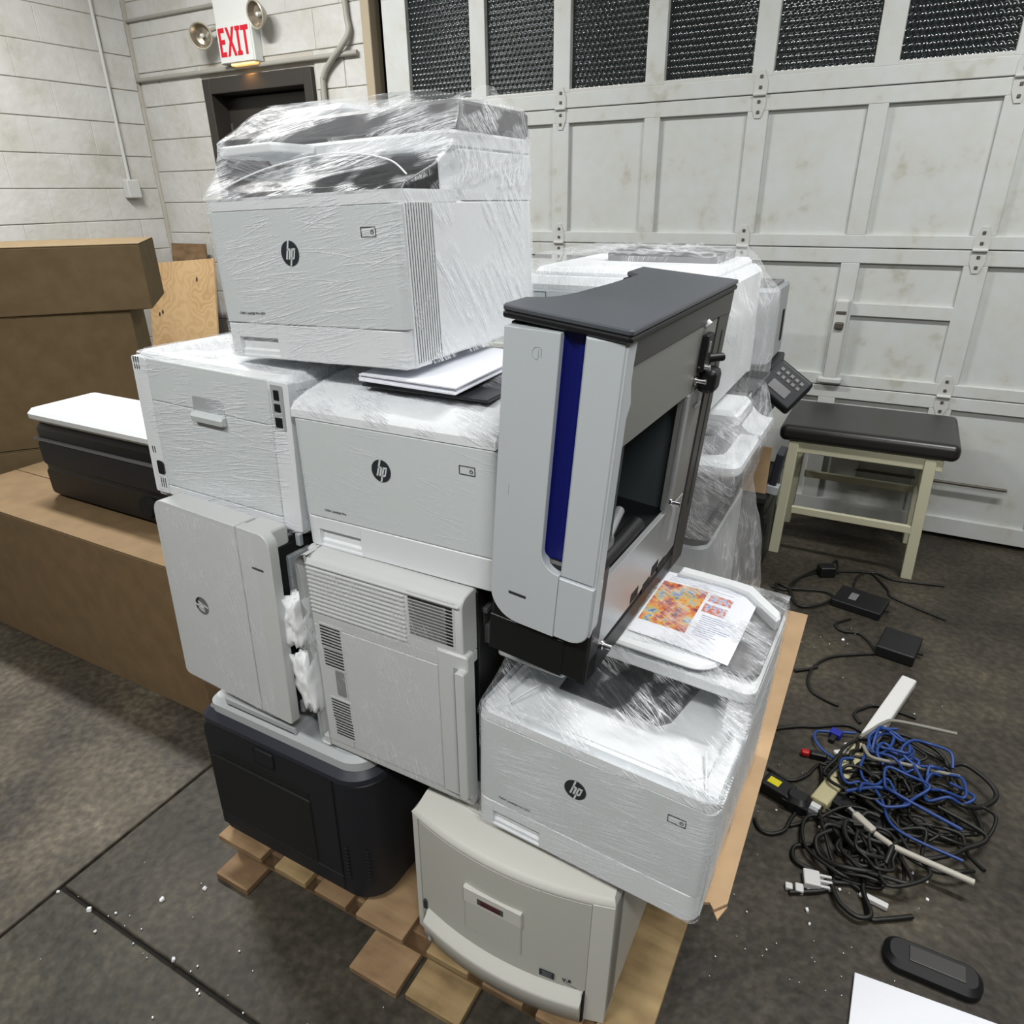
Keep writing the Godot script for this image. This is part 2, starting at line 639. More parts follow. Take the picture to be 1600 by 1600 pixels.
	film_mat("film_dense", film(65, 8500, -0.42, 0.05, 1.1, 0.22), 1.7, 6.0, 0.18, 0.5)
	film_mat("film_dusty", film(64, 2600, 1.25, 0.14, 0.6, 0.2), 1.3, 4.0, 0.28, 0.2)
	# colour print of the page in the feeder: an abstract picture, a small photograph and lines of text
	var pr := Image.create(512, 512, false, Image.FORMAT_RGB8)
	pr.fill(Color(0.90, 0.91, 0.94))
	var art := ramp(mixed(noise(71, 0.008, 3, 256, 330), noise(73, 0.04, 4, 256, 330), 0.35), [Color(0.12, 0.12, 0.3), Color(0.15, 0.3, 0.62), Color(0.55, 0.66, 0.72), Color(0.86, 0.66, 0.22), Color(0.80, 0.42, 0.14), Color(0.62, 0.2, 0.14), Color(0.2, 0.17, 0.3), Color(0.7, 0.72, 0.5)])
	pr.blit_rect(art, Rect2i(0, 0, 250, 330), Vector2i(10, 90))
	var art2 := ramp(noise(72, 0.03, 3, 128, 90), [Color(0.3, 0.4, 0.7), Color(0.8, 0.8, 0.85), Color(0.75, 0.35, 0.25), Color(0.85, 0.8, 0.8)])
	pr.blit_rect(art2, Rect2i(0, 0, 120, 60), Vector2i(280, 100))
	pr.blit_rect(art2, Rect2i(0, 20, 120, 64), Vector2i(275, 180))
	var rr_ := RandomNumberGenerator.new()
	rr_.seed = 5
	for k in 11:
		pr.fill_rect(Rect2i(290, 265 + k * 14, rr_.randi_range(90, 170), 5), Color(0.55, 0.58, 0.68))
	for k in 4:
		pr.fill_rect(Rect2i(30, 30 + k * 13, rr_.randi_range(150, 400), 5), Color(0.7, 0.72, 0.78))
	var pm := mat("print", Color(1, 1, 1), 0.5)
	pm.albedo_texture = tex(pr)


# ------------------------------------------------------------------ camera, light, room
const BACK := -3.733      # face of the back wall and of the garage door
const LEFT := -4.93       # face of the left wall


func set_view() -> void:
	var cam := Camera3D.new()
	cam.name = "camera"
	cam.fov = 72.80
	cam.near = 0.05
	cam.far = 50.0
	cam.transform = at(Vector3(0, 1.595, 0), 28.691, -24.652, -0.889)
	add_child(cam)
	cam.current = true
	var we := WorldEnvironment.new()
	we.name = "environment"
	var e := Environment.new()
	e.background_mode = Environment.BG_COLOR
	e.background_color = Color(0.01, 0.012, 0.015)
	e.tonemap_mode = Environment.TONE_MAPPER_LINEAR
	e.tonemap_exposure = 1.1
	e.sdfgi_enabled = true
	e.ssao_enabled = true
	e.ssil_enabled = true
	we.environment = e
	add_child(we)
	# fluorescent fittings under the ceiling: x, y, z, strength
	for f: Array in [[-3.2, 3.42, -1.9, 10.5], [0.8, 3.42, -2.0, 6.6], [-1.3, 3.3, 0.9, 5.6], [1.1, 3.3, 0.9, 6.0]]:
		lamp(Vector3(f[0], f[1], f[2]), f[3], f[1] < 3.6)


func lamp(p: Vector3, power: float, hung: bool) -> void:
	var t := thing("ceiling_lamp", "fluorescent fitting with two bare tubes hanging under the garage ceiling", "lamp", shift(p), "fluorescent lamps")
	if hung:
		for s: float in [-0.5, 0.5]:
			var w := MB.new()
			w.tube(PackedVector3Array([Vector3(s, 0.07, 0), Vector3(s, 3.6 - p.y, 0)]), 0.004, 6)
			part(t, "wire", w, M.bolt)
	box(t, "housing", Vector3(0, 0.045, 0), Vector3(1.3, 0.06, 0.24), M.sign_white, 0.01)
	for s: float in [-0.06, 0.06]:
		var b := MB.new()
		b.tube(PackedVector3Array([Vector3(-0.6, 0, s), Vector3(0.6, 0, s)]), 0.014, 10)
		part(t, "tube", b, M.tube_glow)
	var l := AreaLight3D.new()
	l.name = "tube_light"
	l.area_size = Vector2(1.25, 0.2)
	l.light_color = Color(1.0, 0.997, 0.985)
	l.light_energy = power
	l.shadow_enabled = true
	l.set("area_range", 20.0)
	l.transform = Transform3D(Basis.from_euler(Vector3(-PI / 2, 0, 0)), Vector3(0, -0.03, 0))
	t.add_child(l)


func build_floor() -> void:
	var f := struct("floor", "dark stained concrete floor of the garage with cracked joints", "floor")
	var jx := -1.612
	var jz := -0.512
	var slabs := [[-5.2, jx - 0.004, -4.0, 0.6], [jx + 0.004, 3.4, -4.0, jz - 0.004], [jx + 0.004, 3.4, jz + 0.004, 3.6], [-5.2, jx - 0.004, 0.612, 3.6]]
	var tones: Array[StandardMaterial3D] = [M.concrete, M.concrete_darker, M.concrete_dark, M.concrete_dark]  # left slab untinted, back slab darkest, front slabs slightly less dark
	for k in 4:
		var s: Array = slabs[k]
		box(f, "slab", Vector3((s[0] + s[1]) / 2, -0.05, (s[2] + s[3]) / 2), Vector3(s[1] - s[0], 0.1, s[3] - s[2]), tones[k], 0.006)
	box(f, "joint_filler", Vector3(-0.9, -0.11, -0.2), Vector3(8.6, 0.2, 7.6), M.joint_dirt, 0.002)


func blocks(o: Node3D, a0: float, a1: float, y0: float, rows: int, x: Transform3D, hole: Rect2, odd: int) -> void:
	# a0..a1 along the wall, courses of 0.203 m from y0 up; hole: no blocks there
	var cache := {}
	var bl := 0.405
	for r in rows:
		var y := y0 + r * 0.203
		var p := a0 - (bl / 2 if (r + odd) % 2 else 0.0)
		while p < a1:
			var l := maxf(p, a0)
			var q := minf(p + bl, a1)
			var spans: Array = [[l, q]]
			if y + 0.203 > hole.position.y and y < hole.end.y:
				spans = []
				if l < hole.position.x:
					spans.append([l, minf(q, hole.position.x)])
				if q > hole.end.x:
					spans.append([maxf(l, hole.end.x), q])
			for s: Array in spans:
				var w := int(round((s[1] - s[0]) * 100))
				if w < 3:
					continue
				if not cache.has(w):
					var b := MB.new()
					b.rbox(Vector3.ZERO, Vector3(w / 100.0 - 0.005, 0.199, 0.03), 0.005)
					cache[w] = b.mesh()
				var j := rng.randf_range(-0.0015, 0.0015)
				place(o, "block", cache[w], M.wall_paint, x * shift(Vector3((s[0] + s[1]) / 2, y + 0.1015, j - 0.0118)))
			p += bl


func build_walls() -> void:
	# exit doorway
	var dx0 := -4.296
	var dx1 := -3.35
	var dtop := 2.299
	var wb := struct("wall_back", "white painted concrete block wall around the exit door", "wall")
	var z := BACK - 0.165
	for s: Array in [[-5.2, dx0, 0.0, 3.6], [dx0, dx1, dtop, 3.6], [dx1, -2.95, 0.0, 3.6], [-2.95, 3.4, 3.05, 3.6], [2.5, 3.4, 0.0, 3.05]]:
		box(wb, "mortar_backing", Vector3((s[0] + s[1]) / 2, (s[2] + s[3]) / 2, z), Vector3(s[1] - s[0], s[3] - s[2], 0.32), M.mortar, 0.003)
	blocks(wb, LEFT, -2.95, 0.349, 16, shift(Vector3(0, 0, BACK)), Rect2(dx0 - 0.01, -1, dx1 - dx0 + 0.02, dtop + 1.01), 0)
	blocks(wb, LEFT, -2.95, 0.146, 1, shift(Vector3(0, 0, BACK)), Rect2(dx0 - 0.01, -1, dx1 - dx0 + 0.02, dtop + 1.01), 1)
	var wl := struct("wall_left", "white painted concrete block wall on the left of the corner", "wall")
	box(wl, "mortar_backing", Vector3(LEFT - 0.165, 1.8, -0.1), Vector3(0.32, 3.6, 7.6), M.mortar, 0.003)
	blocks(wl, -3.70, -1.6, 0.039, 17, Transform3D(Basis(Vector3(0, 0, 1), Vector3(0, 1, 0), Vector3(1, 0, 0)), Vector3(LEFT, 0, 0)), Rect2(50, 50, 1, 1), 1)
	var wr := MB.new()
	wr.rbox(Vector3(3.35, 1.8, -0.1), Vector3(0.2, 3.6, 7.6), 0.004)
	struct("wall_right", "dull grey wall on the right, outside the picture", "wall", wr, M.wall_dim)
	var wf := MB.new()
	wf.rbox(Vector3(-0.9, 1.8, 3.6), Vector3(8.6, 3.6, 0.2), 0.004)
	struct("wall_front", "dull grey wall behind the camera", "wall", wf, M.wall_dim)
	var ce := MB.new()
	ce.rbox(Vector3(-0.9, 3.66, -0.1), Vector3(8.7, 0.12, 7.7), 0.004)
	struct("ceiling", "grey flat garage ceiling", "ceiling", ce, M.ceiling_paint)
	# raised ledges of the wall
	var l1 := MB.new()
	l1.tube(PackedVector3Array([Vector3(LEFT, 2.337, BACK + 0.02), Vector3(-2.99, 2.337, BACK + 0.02)]), 0.014, 10)
	struct("trim_1", "white painted pipe running along the block wall above the exit door", "pipe", l1, M.pipe_grey)
	var l2 := MB.new()
	l2.tube(PackedVector3Array([Vector3(LEFT, 2.68, BACK + 0.014), Vector3(-4.07, 2.68, BACK + 0.014)]), 0.011, 8)
	struct("trim_2", "thin painted pipe on the block wall ending at the exit sign", "pipe", l2, M.pipe_grey)
	# exit door
	var d := struct("door_1", "dark brown metal exit door in a deep frame below the exit sign", "door")
	var fr := MB.new()
	fr.rbox(Vector3(dx0 + 0.035, dtop / 2, BACK - 0.07), Vector3(0.07, dtop, 0.19), 0.006)
	fr.rbox(Vector3(dx1 - 0.035, dtop / 2, BACK - 0.07), Vector3(0.07, dtop, 0.19), 0.006)
	fr.rbox(Vector3((dx0 + dx1) / 2, dtop - 0.0445, BACK - 0.071), Vector3(dx1 - dx0 - 0.139, 0.09, 0.19), 0.006)
	part(d, "door_frame", fr, M.door_brown)
	box(d, "door_leaf", Vector3((dx0 + dx1) / 2, dtop / 2 - 0.05, BACK - 0.13), Vector3(dx1 - dx0 - 0.13, dtop - 0.1, 0.045), M.door_brown, 0.005)
	for k in 3:
		box(d, "hinge", Vector3(dx0 + 0.085, 0.3 + k * 0.85, BACK - 0.1), Vector3(0.02, 0.1, 0.02), M.bolt, 0.004)
	# wooden jamb strip between blocks and garage door
	var tj := MB.new()
	tj.rbox(Vector3(-2.915, 1.6, BACK - 0.03), Vector3(0.06, 3.2, 0.1), 0.006)
	struct("trim_3", "weathered wooden jamb strip beside the garage door", "trim", tj, M.wood_trim)
	var tk := MB.new()
	tk.rbox(Vector3(-2.85, 1.6, BACK - 0.16), Vector3(0.14, 3.2, 0.1), 0.006)
	struct("trim_4", "dark gap board behind the jamb of the garage door", "trim", tk, M.joint_dirt)


func build_garage_door() -> void:
	var d := struct("door_2", "white painted sectional garage door with recessed panels and dark pebbled glass panes", "door")
	var zf := BACK           # face of rails and stiles
	var th := 0.045
	var secs := [[0.02, 0.707], [0.707, 1.345], [1.345, 1.984], [1.984, 2.623], [2.623, 3.1]]
	var stiles: Array[float] = [-2.735, -2.2075, -1.7205, -1.232, -0.734, -0.238, 0.257, 0.752, 1.247, 1.742, 2.4]
	for i in secs.size():
		var y0: float = secs[i][0]
		var y1: float = secs[i][1]
		var glass := i >= 3
		var lo := 0.071 if i > 0 else 0.09
		var hi := 0.062 if i < 4 else 0.07
		if i == 1 or i == 2:
			lo = 0.057
			hi = 0.066
		var g := 0.0018
		for e: Array in [[y0 + g, y0 + lo], [y1 - hi, y1 - g]]:
			box(d, "rail", Vector3(-0.15, (e[0] + e[1]) / 2, zf - th / 2), Vector3(5.33, e[1] - e[0], th), M.door_paint, 0.004)
		for k in stiles.size():
			var w := 0.16 if k == 0 or k == stiles.size() - 1 else (0.093 if k % 2 == 0 else 0.094)
			if not glass and k in [1, 3, 5, 7, 9]:
				w = 0.08
			box(d, "stile", Vector3(stiles[k], (y0 + lo + y1 - hi) / 2, zf - th / 2 - 0.0006), Vector3(w, y1 - hi - y0 - lo + 0.004, th), M.door_paint, 0.004)
			if k == stiles.size() - 1:
				continue
			var x0 := stiles[k] + w / 2 - 0.01
			var x1 := stiles[k + 1] - 0.047 + 0.016
			if k == stiles.size() - 2:
				x1 = stiles[k + 1] - 0.07
			var pc := Vector3((x0 + x1) / 2, (y0 + lo + y1 - hi) / 2, zf - 0.032)
			if glass:
				var fr := MB.new()
				var yb := y0 + lo
				var yt := y1 - hi
				fr.rbox(Vector3(pc.x, yb + 0.006, zf - 0.012), Vector3(x1 - x0, 0.02, 0.02), 0.006)
				part(d, "glazing_bead", fr, M.hinge_paint)
				box(d, "pane", pc, Vector3(x1 - x0, yt - yb + 0.02, 0.006), M.dark_glass, 0.001)
			else:
				box(d, "panel", pc + Vector3(0, 0, 0.006), Vector3(x1 - x0 + 0.03, y1 - hi - y0 - lo + 0.03, 0.012), M.door_paint, 0.002)
				if i == 1 and k == 5:
					box(d, "middle_rail", Vector3(pc.x, 1.075, zf - th / 2 - 0.001), Vector3(x1 - x0, 0.06, th), M.door_paint, 0.004)
	# strap hinges over the joints on every other stile
	for j: float in [0.707, 1.345, 1.984, 2.623]:
		for k: int in [2, 4, 6, 8]:
			var x := stiles[k]
			var h := place(d, "hinge", hinge_mesh(), M.hinge_paint, shift(Vector3(x, j, zf)))
			var b := MB.new()
			for y: float in [0.07, 0.028, -0.028, -0.07]:
				b.rbox(Vector3(0, y, 0.006), Vector3(0.013, 0.013, 0.005), 0.002)
			part(h, "bolt", b, M.bolt)
	# spring bolt in a long cover on the stile right of the last full panel
	box(d, "lock_cover", Vector3(-0.238, 0.93, zf + 0.012), Vector3(0.062, 0.38, 0.03), M.hinge_paint, 0.012)
	box(d, "lock_plate", Vector3(-0.238, 0.735, zf + 0.012), Vector3(0.11, 0.03, 0.04), M.hinge_paint, 0.01)
	box(d, "lock_slot", Vector3(-0.238, 1.06, zf + 0.026), Vector3(0.045, 0.014, 0.01), M.bolt, 0.003)
	box(d, "lock_knob", Vector3(-0.238, 1.0, zf + 0.032), Vector3(0.04, 0.035, 0.02), M.bolt, 0.008)
	# slide rod at the foot
	box(d, "rod_bracket", Vector3(-0.1, 0.3, zf + 0.012), Vector3(0.13, 0.11, 0.03), M.hinge_paint, 0.006)
	var r := MB.new()
	r.tube(PackedVector3Array([Vector3(-0.05, 0.3, zf + 0.02), Vector3(0.6, 0.3, zf + 0.02)]), 0.008, 8)
	part(d, "slide_rod", r, M.bolt)


var _hinge: ArrayMesh
func hinge_mesh() -> ArrayMesh:
	if _hinge == null:
		var b := MB.new()
		var p := PackedVector2Array([Vector2(-0.03, -0.05), Vector2(-0.012, -0.095), Vector2(0.012, -0.095), Vector2(0.03, -0.05), Vector2(0.03, 0.05), Vector2(0.012, 0.095), Vector2(-0.012, 0.095), Vector2(-0.03, 0.05)])
		b.prism(p, 0.0, 0.004, Transform3D.IDENTITY, 0.001)
		b.tube(PackedVector3Array([Vector3(-0.028, 0, 0.008), Vector3(0.028, 0, 0.008)]), 0.008, 10)
		_hinge = b.mesh()
	return _hinge


func build_wall_fittings() -> void:
	# exit sign with two emergency lamps
	var t := thing("exit_sign", "white illuminated exit sign with red letters above the brown door", "exit sign", shift(Vector3(-3.885, 2.352, BACK + 0.002)))
	box(t, "sign_box", Vector3(0, 0.185, 0.035), Vector3(0.30, 0.37, 0.07), M.sign_white, 0.008)
	box(t, "sign_face", Vector3(0, 0.105, 0.072), Vector3(0.285, 0.2, 0.006), M.sign_white, 0.002)
	text(t, "lettering", "EXIT", 0.205, M.sign_red, shift(Vector3(-0.005, 0.108, 0.0755)), true, 0.62, 0.003)
	box(t, "glow_strip", Vector3(0.03, -0.006, 0.035), Vector3(0.2, 0.012, 0.06), M.exit_glow, 0.003)
	var gl := SpotLight3D.new()
	gl.name = "sign_light"
	gl.light_color = Color(1.0, 0.72, 0.4)
	gl.light_energy = 0.05
	gl.spot_angle = 70.0
	gl.shadow_enabled = true
	gl.transform = Transform3D(Basis.from_euler(Vector3(-PI / 2, 0, 0)), Vector3(0.03, -0.02, 0.05))
	t.add_child(gl)
	for s: Array in [[-0.235, 0.155, 25.0], [0.245, 0.215, -8.0]]:
		var b := MB.new()
		var x := Transform3D(Basis.from_euler(Vector3(deg_to_rad(100), deg_to_rad(s[2]), 0)), Vector3(s[0], s[1], 0.12))
		b.lathe(PackedVector2Array([Vector2(0.005, -0.07), Vector2(0.035, -0.06), Vector2(0.068, -0.02), Vector2(0.075, 0.0), Vector2(0.07, 0.004), Vector2(0.064, 0.0)]), 24, x)
		var lh := part(t, "lamp_head", b, M.lamp_shell)
		var rb := MB.new()
		rb.lathe(PackedVector2Array([Vector2(0.064, 0.0), Vector2(0.045, -0.03), Vector2(0.0, -0.045)]), 24, x)
		part(lh, "reflector", rb, M.reflector)
		var bb := MB.new()
		bb.lathe(PackedVector2Array([Vector2(0.0, -0.005), Vector2(0.012, -0.015), Vector2(0.012, -0.04)]), 12, x)
		part(lh, "bulb", bb, M.sign_white)
		var ar := MB.new()
		ar.tube(PackedVector3Array([Vector3(signf(s[0]) * 0.14, s[1] + 0.05, 0.05), Vector3(s[0] * 0.85, s[1] + 0.03, 0.07), Vector3(s[0], s[1], 0.07)]), 0.012, 8)
		part(t, "lamp_arm", ar, M.lamp_shell)
	# conduit
	var c := MB.new()
	c.tube(spline([Vector3(-3.045, 3.4, BACK + 0.025), Vector3(-3.045, 2.72, BACK + 0.025), Vector3(-3.04, 2.52, BACK + 0.025), Vector3(-3.03, 2.44, BACK + 0.03), Vector3(-3.08, 2.375, BACK + 0.04), Vector3(-3.18, 2.31, BACK + 0.03), Vector3(-3.25, 2.24, BACK + 0.025), Vector3(-3.265, 2.12, BACK + 0.025), Vector3(-3.265, 1.2, BACK + 0.025)]), 0.017, 10)
	var cn := part(self, numbered("conduit"), c, M.pipe_grey)
	cn.set_meta("label", "grey bent electrical conduit running down the block wall beside the exit door")
	cn.set_meta("category", "conduit")
	# small box low on the left wall
	var jb := thing("switch_box", "white painted switch box with a conduit on the left wall", "switch box", shift(Vector3(LEFT, 1.6, -3.47)))
	box(jb, "box_body", Vector3(0.03, 0.06, 0), Vector3(0.06, 0.12, 0.1), M.hinge_paint, 0.01)
	var jc := MB.new()
	jc.tube(PackedVector3Array([Vector3(0.03, 0.12, 0.01), Vector3(0.03, 1.7, 0.01)]), 0.012, 8)
	part(jb, "conduit", jc, M.hinge_paint)
	var hk := thing("wall_hook", "small dark hook screwed to the block wall right of the exit door", "hook", shift(Vector3(-3.18, 2.03, BACK + 0.004)))
	box(hk, "hook_plate", Vector3(0, 0, 0.004), Vector3(0.02, 0.06, 0.006), M.bolt, 0.002)
	var hb := MB.new()
	hb.tube(spline([Vector3(0, 0.0, 0.006), Vector3(0, -0.02, 0.03), Vector3(0, -0.03, 0.03), Vector3(0, -0.035, 0.015)]), 0.005, 6)
	part(hk, "hook_pin", hb, M.bolt)


# ------------------------------------------------------------------ printers
const W2 := 0.208        # half width of the small colour printers

# film round a thing: rings [y, x0, x1, z0, z1 at left, z1 at right], bottom to top
func film_round(o: Node3D, rings: Array, m: Material, seed_: int, amp := 0.002, cap_mat: Material = null, corner := 0.03, sub := 5) -> void:
	bumpy.seed = seed_
	bumpy.frequency = 14.0
	var side := 14
	var cs := 4
	var rows: Array = []
	var uvs: Array = []
	var vrun := 0.0
	var last_mid := Vector3.ZERO
	for i in rings.size():
		var steps := 1 if i == rings.size() - 1 else sub
		for s in steps:
			var q: Array = rings[i].duplicate()
			if i < rings.size() - 1:
				for k in 6:
					q[k] = lerpf(rings[i][k], rings[i + 1][k], float(s) / sub)
			var pts := PackedVector3Array()
			# corners in order: front left, front right, back right, back left
			var c4: Array[Vector2] = [Vector2(q[1], q[4]), Vector2(q[2], q[5]), Vector2(q[2], q[3]), Vector2(q[1], q[3])]
			for k in 4:
				var a := c4[k]
				var b := c4[(k + 1) % 4]
				var p := c4[(k + 3) % 4]
				var d1 := (b - a).normalized()
				var d0 := (p - a).normalized()
				for w in cs + 1:
					var f := float(w) / cs
					var e := a + d0 * corner * (1 - f) * (1 - f) + d1 * corner * f * f
					pts.append(Vector3(e.x, q[0], e.y))
				var e0 := a + d1 * corner
				var e1 := b - d1 * corner
				for w in range(1, side):
					var e := e0.lerp(e1, float(w) / side)
					pts.append(Vector3(e.x, q[0], e.y))
			var mid := Vector3((q[1] + q[2]) / 2, q[0], (q[3] + q[4]) / 2)
			if rows.size() > 0:
				var pv: Vector3 = rows[-1][cs + 7]
				vrun += pts[cs + 7].distance_to(pv) if pts[cs + 7].distance_to(pv) > 0.001 else 0.01
			for k in pts.size():
				var out := (pts[k] - mid).normalized()
				pts[k] += out * bumpy.get_noise_3dv(pts[k] + Vector3(seed_, 0, 0)) * amp
			var u := PackedVector2Array()
			var run := 0.0
			for k in pts.size() + 1:
				if k > 0:
					run += pts[k % pts.size()].distance_to(pts[k - 1])
				var q0 := float(k) / (cs + side)
				if q0 >= 1.2 and q0 < 2.0:
					u.append(Vector2(run * 0.45 - vrun * 0.9, -run * 0.9 - vrun * 0.45))
				else:
					u.append(Vector2(run, -vrun))
			rows.append(pts)
			uvs.append(u)
	var b := MB.new()
	b.skin(rows, true, uvs)
	part(o, "stretch_wrap", b, m)
	if cap_mat:
		var t: Array = rings[-1]
		var g := 22
		var grid: Array = []
		var gu: Array = []
		for i in g + 1:
			var row := PackedVector3Array()
			var ur := PackedVector2Array()
			for j in g + 1:
				var x: float = lerpf(t[1], t[2], float(j) / g)
				var zf: float = lerpf(t[4], t[5], float(j) / g)
				var z: float = lerpf(t[3], zf, float(i) / g)
				var edge := minf(minf(i, g - i), minf(j, g - j)) / (g * 0.5)
				var y: float = t[0] + bumpy.get_noise_2d(x * 1.3 + seed_, z * 1.3) * amp * 2.5 * minf(1.0, edge * 4.0) + 0.004 * edge
				row.append(Vector3(x, y, z))
				ur.append(Vector2(x, z))
			grid.append(row)
			gu.append(ur)
		var cb := MB.new()
		cb.skin(grid, false, gu)
		part(o, "stretch_wrap", cb, cap_mat)


# round badge with slanted letters cut light into a dark disc, facing +z of x
func badge(o: Node3D, x: Transform3D, r: float, disc: Material, light: Material) -> void:
	var b := MB.new()
	var poly := PackedVector2Array()
	for k in 32:
		poly.append(Vector2(cos(TAU * k / 32), sin(TAU * k / 32)) * r)
	b.prism(poly, 0.0, 0.0012, x)
	var p := part(o, "badge", b, disc)
	var l := MB.new()
	var t := 0.085
	# bars in a sheared frame: x0, x1, y0, y1
	for q: Array in [[-0.36, -0.36 + 2 * t, -0.48, 0.99], [-0.36, 0.02, 0.22, 0.22 + 2 * t], [-0.08, 0.02 + t, -0.48, 0.3], [0.16, 0.16 + 2 * t, -0.99, 0.38], [0.16, 0.6, 0.22, 0.22 + 2 * t], [0.46, 0.6, -0.4, 0.3], [0.16, 0.54, -0.48, -0.48 + 2 * t]]:
		var s := PackedVector2Array()
		for c: Array in [[q[0], q[2]], [q[1], q[2]], [q[1], q[3]], [q[0], q[3]]]:
			var v := Vector2(c[0] + 0.28 * c[1], c[1])
			if v.length() > 1.0:
				v = v.normalized()
			s.append(v * r)
		l.prism(s, 0.001, 0.0018, x)
	part(p, "badge_lettering", l, light)


func power_button(o: Node3D, c: Vector3) -> void:
	var b := MB.new()
	var w := 0.014
	var h := 0.0068
	var t := 0.0009
	for q: Array in [[0.0, h, w * 2, t], [0.0, -h, w * 2, t], [-w, 0.0, t, h * 2], [w, 0.0, t, h * 2]]:
		b.rbox(c + Vector3(q[0], q[1], 0.0), Vector3(q[2], q[3], 0.0016), 0.0003)
	var ring := PackedVector3Array()
	for k in 11:
		var a := PI / 2 + 0.6 + (TAU - 1.2) * k / 10
		ring.append(c + Vector3(0.0075 + 0.0026 * cos(a), -0.0005 + 0.0026 * sin(a), 0.0004))
	b.tube(ring, 0.0005, 5)
	b.rbox(c + Vector3(0.0075, 0.0016, 0.0004), Vector3(0.0008, 0.0035, 0.001), 0.0002)
	part(o, "power_button", b, M.ink)


# base common to the three small colour printers; zf: front plane
func small_printer(o: Node3D, zf: float, words: String) -> void:
	var zb := -0.215
	upright(o, "body", rr4(-W2, W2, -(zf - 0.008), -zb, [0.02, 0.012, 0.015, 0.015], 5), 0.004, 0.246, M.printer_white, 0.004, true)
	# front door
	upright(o, "front_door", rr4(-W2 - 0.0005, W2 + 0.0005, -zf, -(zf - 0.06), [0.022, 0.016, 0.002, 0.002], 5), 0.0615, 0.2425, M.printer_panel, 0.002, true)
	# drawer with a hollow grip
	var dr := MB.new()
	var h0 := -0.172
	var h1 := -0.076
	dr.prism(rr4(-W2 - 0.0005, h0, -zf, -(zf - 0.06), [0.024, 0.0, 0.0, 0.002], 5), 0.0, 0.0595, flat(), 0.0015, true)
	dr.prism(rr4(h1, W2 + 0.0005, -zf, -(zf - 0.06), [0.0, 0.024, 0.002, 0.0], 5), 0.0, 0.0595, flat(), 0.0015, true)
	dr.rbox(Vector3((h0 + h1) / 2, 0.0475, zf - 0.03), Vector3(h1 - h0 + 0.004, 0.024, 0.06), 0.0015)
	dr.rbox(Vector3((h0 + h1) / 2, 0.0025, zf - 0.03), Vector3(h1 - h0 + 0.004, 0.005, 0.06), 0.0012)
	var pr := PackedVector2Array([Vector2(zf - 0.004, 0.004), Vector2(zf - 0.004, 0.012), Vector2(zf - 0.03, 0.037), Vector2(zf - 0.05, 0.037), Vector2(zf - 0.05, 0.004)])
	dr.prism(pr, h0 - 0.001, h1 + 0.001, Transform3D(Basis(Vector3(0, 0, 1), Vector3(0, 1, 0), Vector3(1, 0, 0)), Vector3.ZERO))
	part(o, "paper_drawer", dr, M.printer_white)
	badge(o, shift(Vector3(-0.015, 0.176, zf)), 0.0195, M.ink, M.printer_panel)
	power_button(o, Vector3(0.153, 0.205, zf + 0.0006))
	text(o, "model_lettering", words, 0.0062, M.seam, shift(Vector3(-0.128, 0.078, zf + 0.0004)), false, 1.0, 0.0006)
	# narrow vent slats on the right flank
	var rec := box(o, "vent", Vector3(W2 - 0.0005, 0.125, zf - 0.054), Vector3(0.003, 0.236, 0.074), M.vent_dark, 0.001)
	for k in 12:
		box(rec, "vent_slat", Vector3(W2 + 0.001, 0.125, zf - 0.0185 - k * 0.00645), Vector3(0.003, 0.238, 0.0035), M.printer_white, 0.0008)


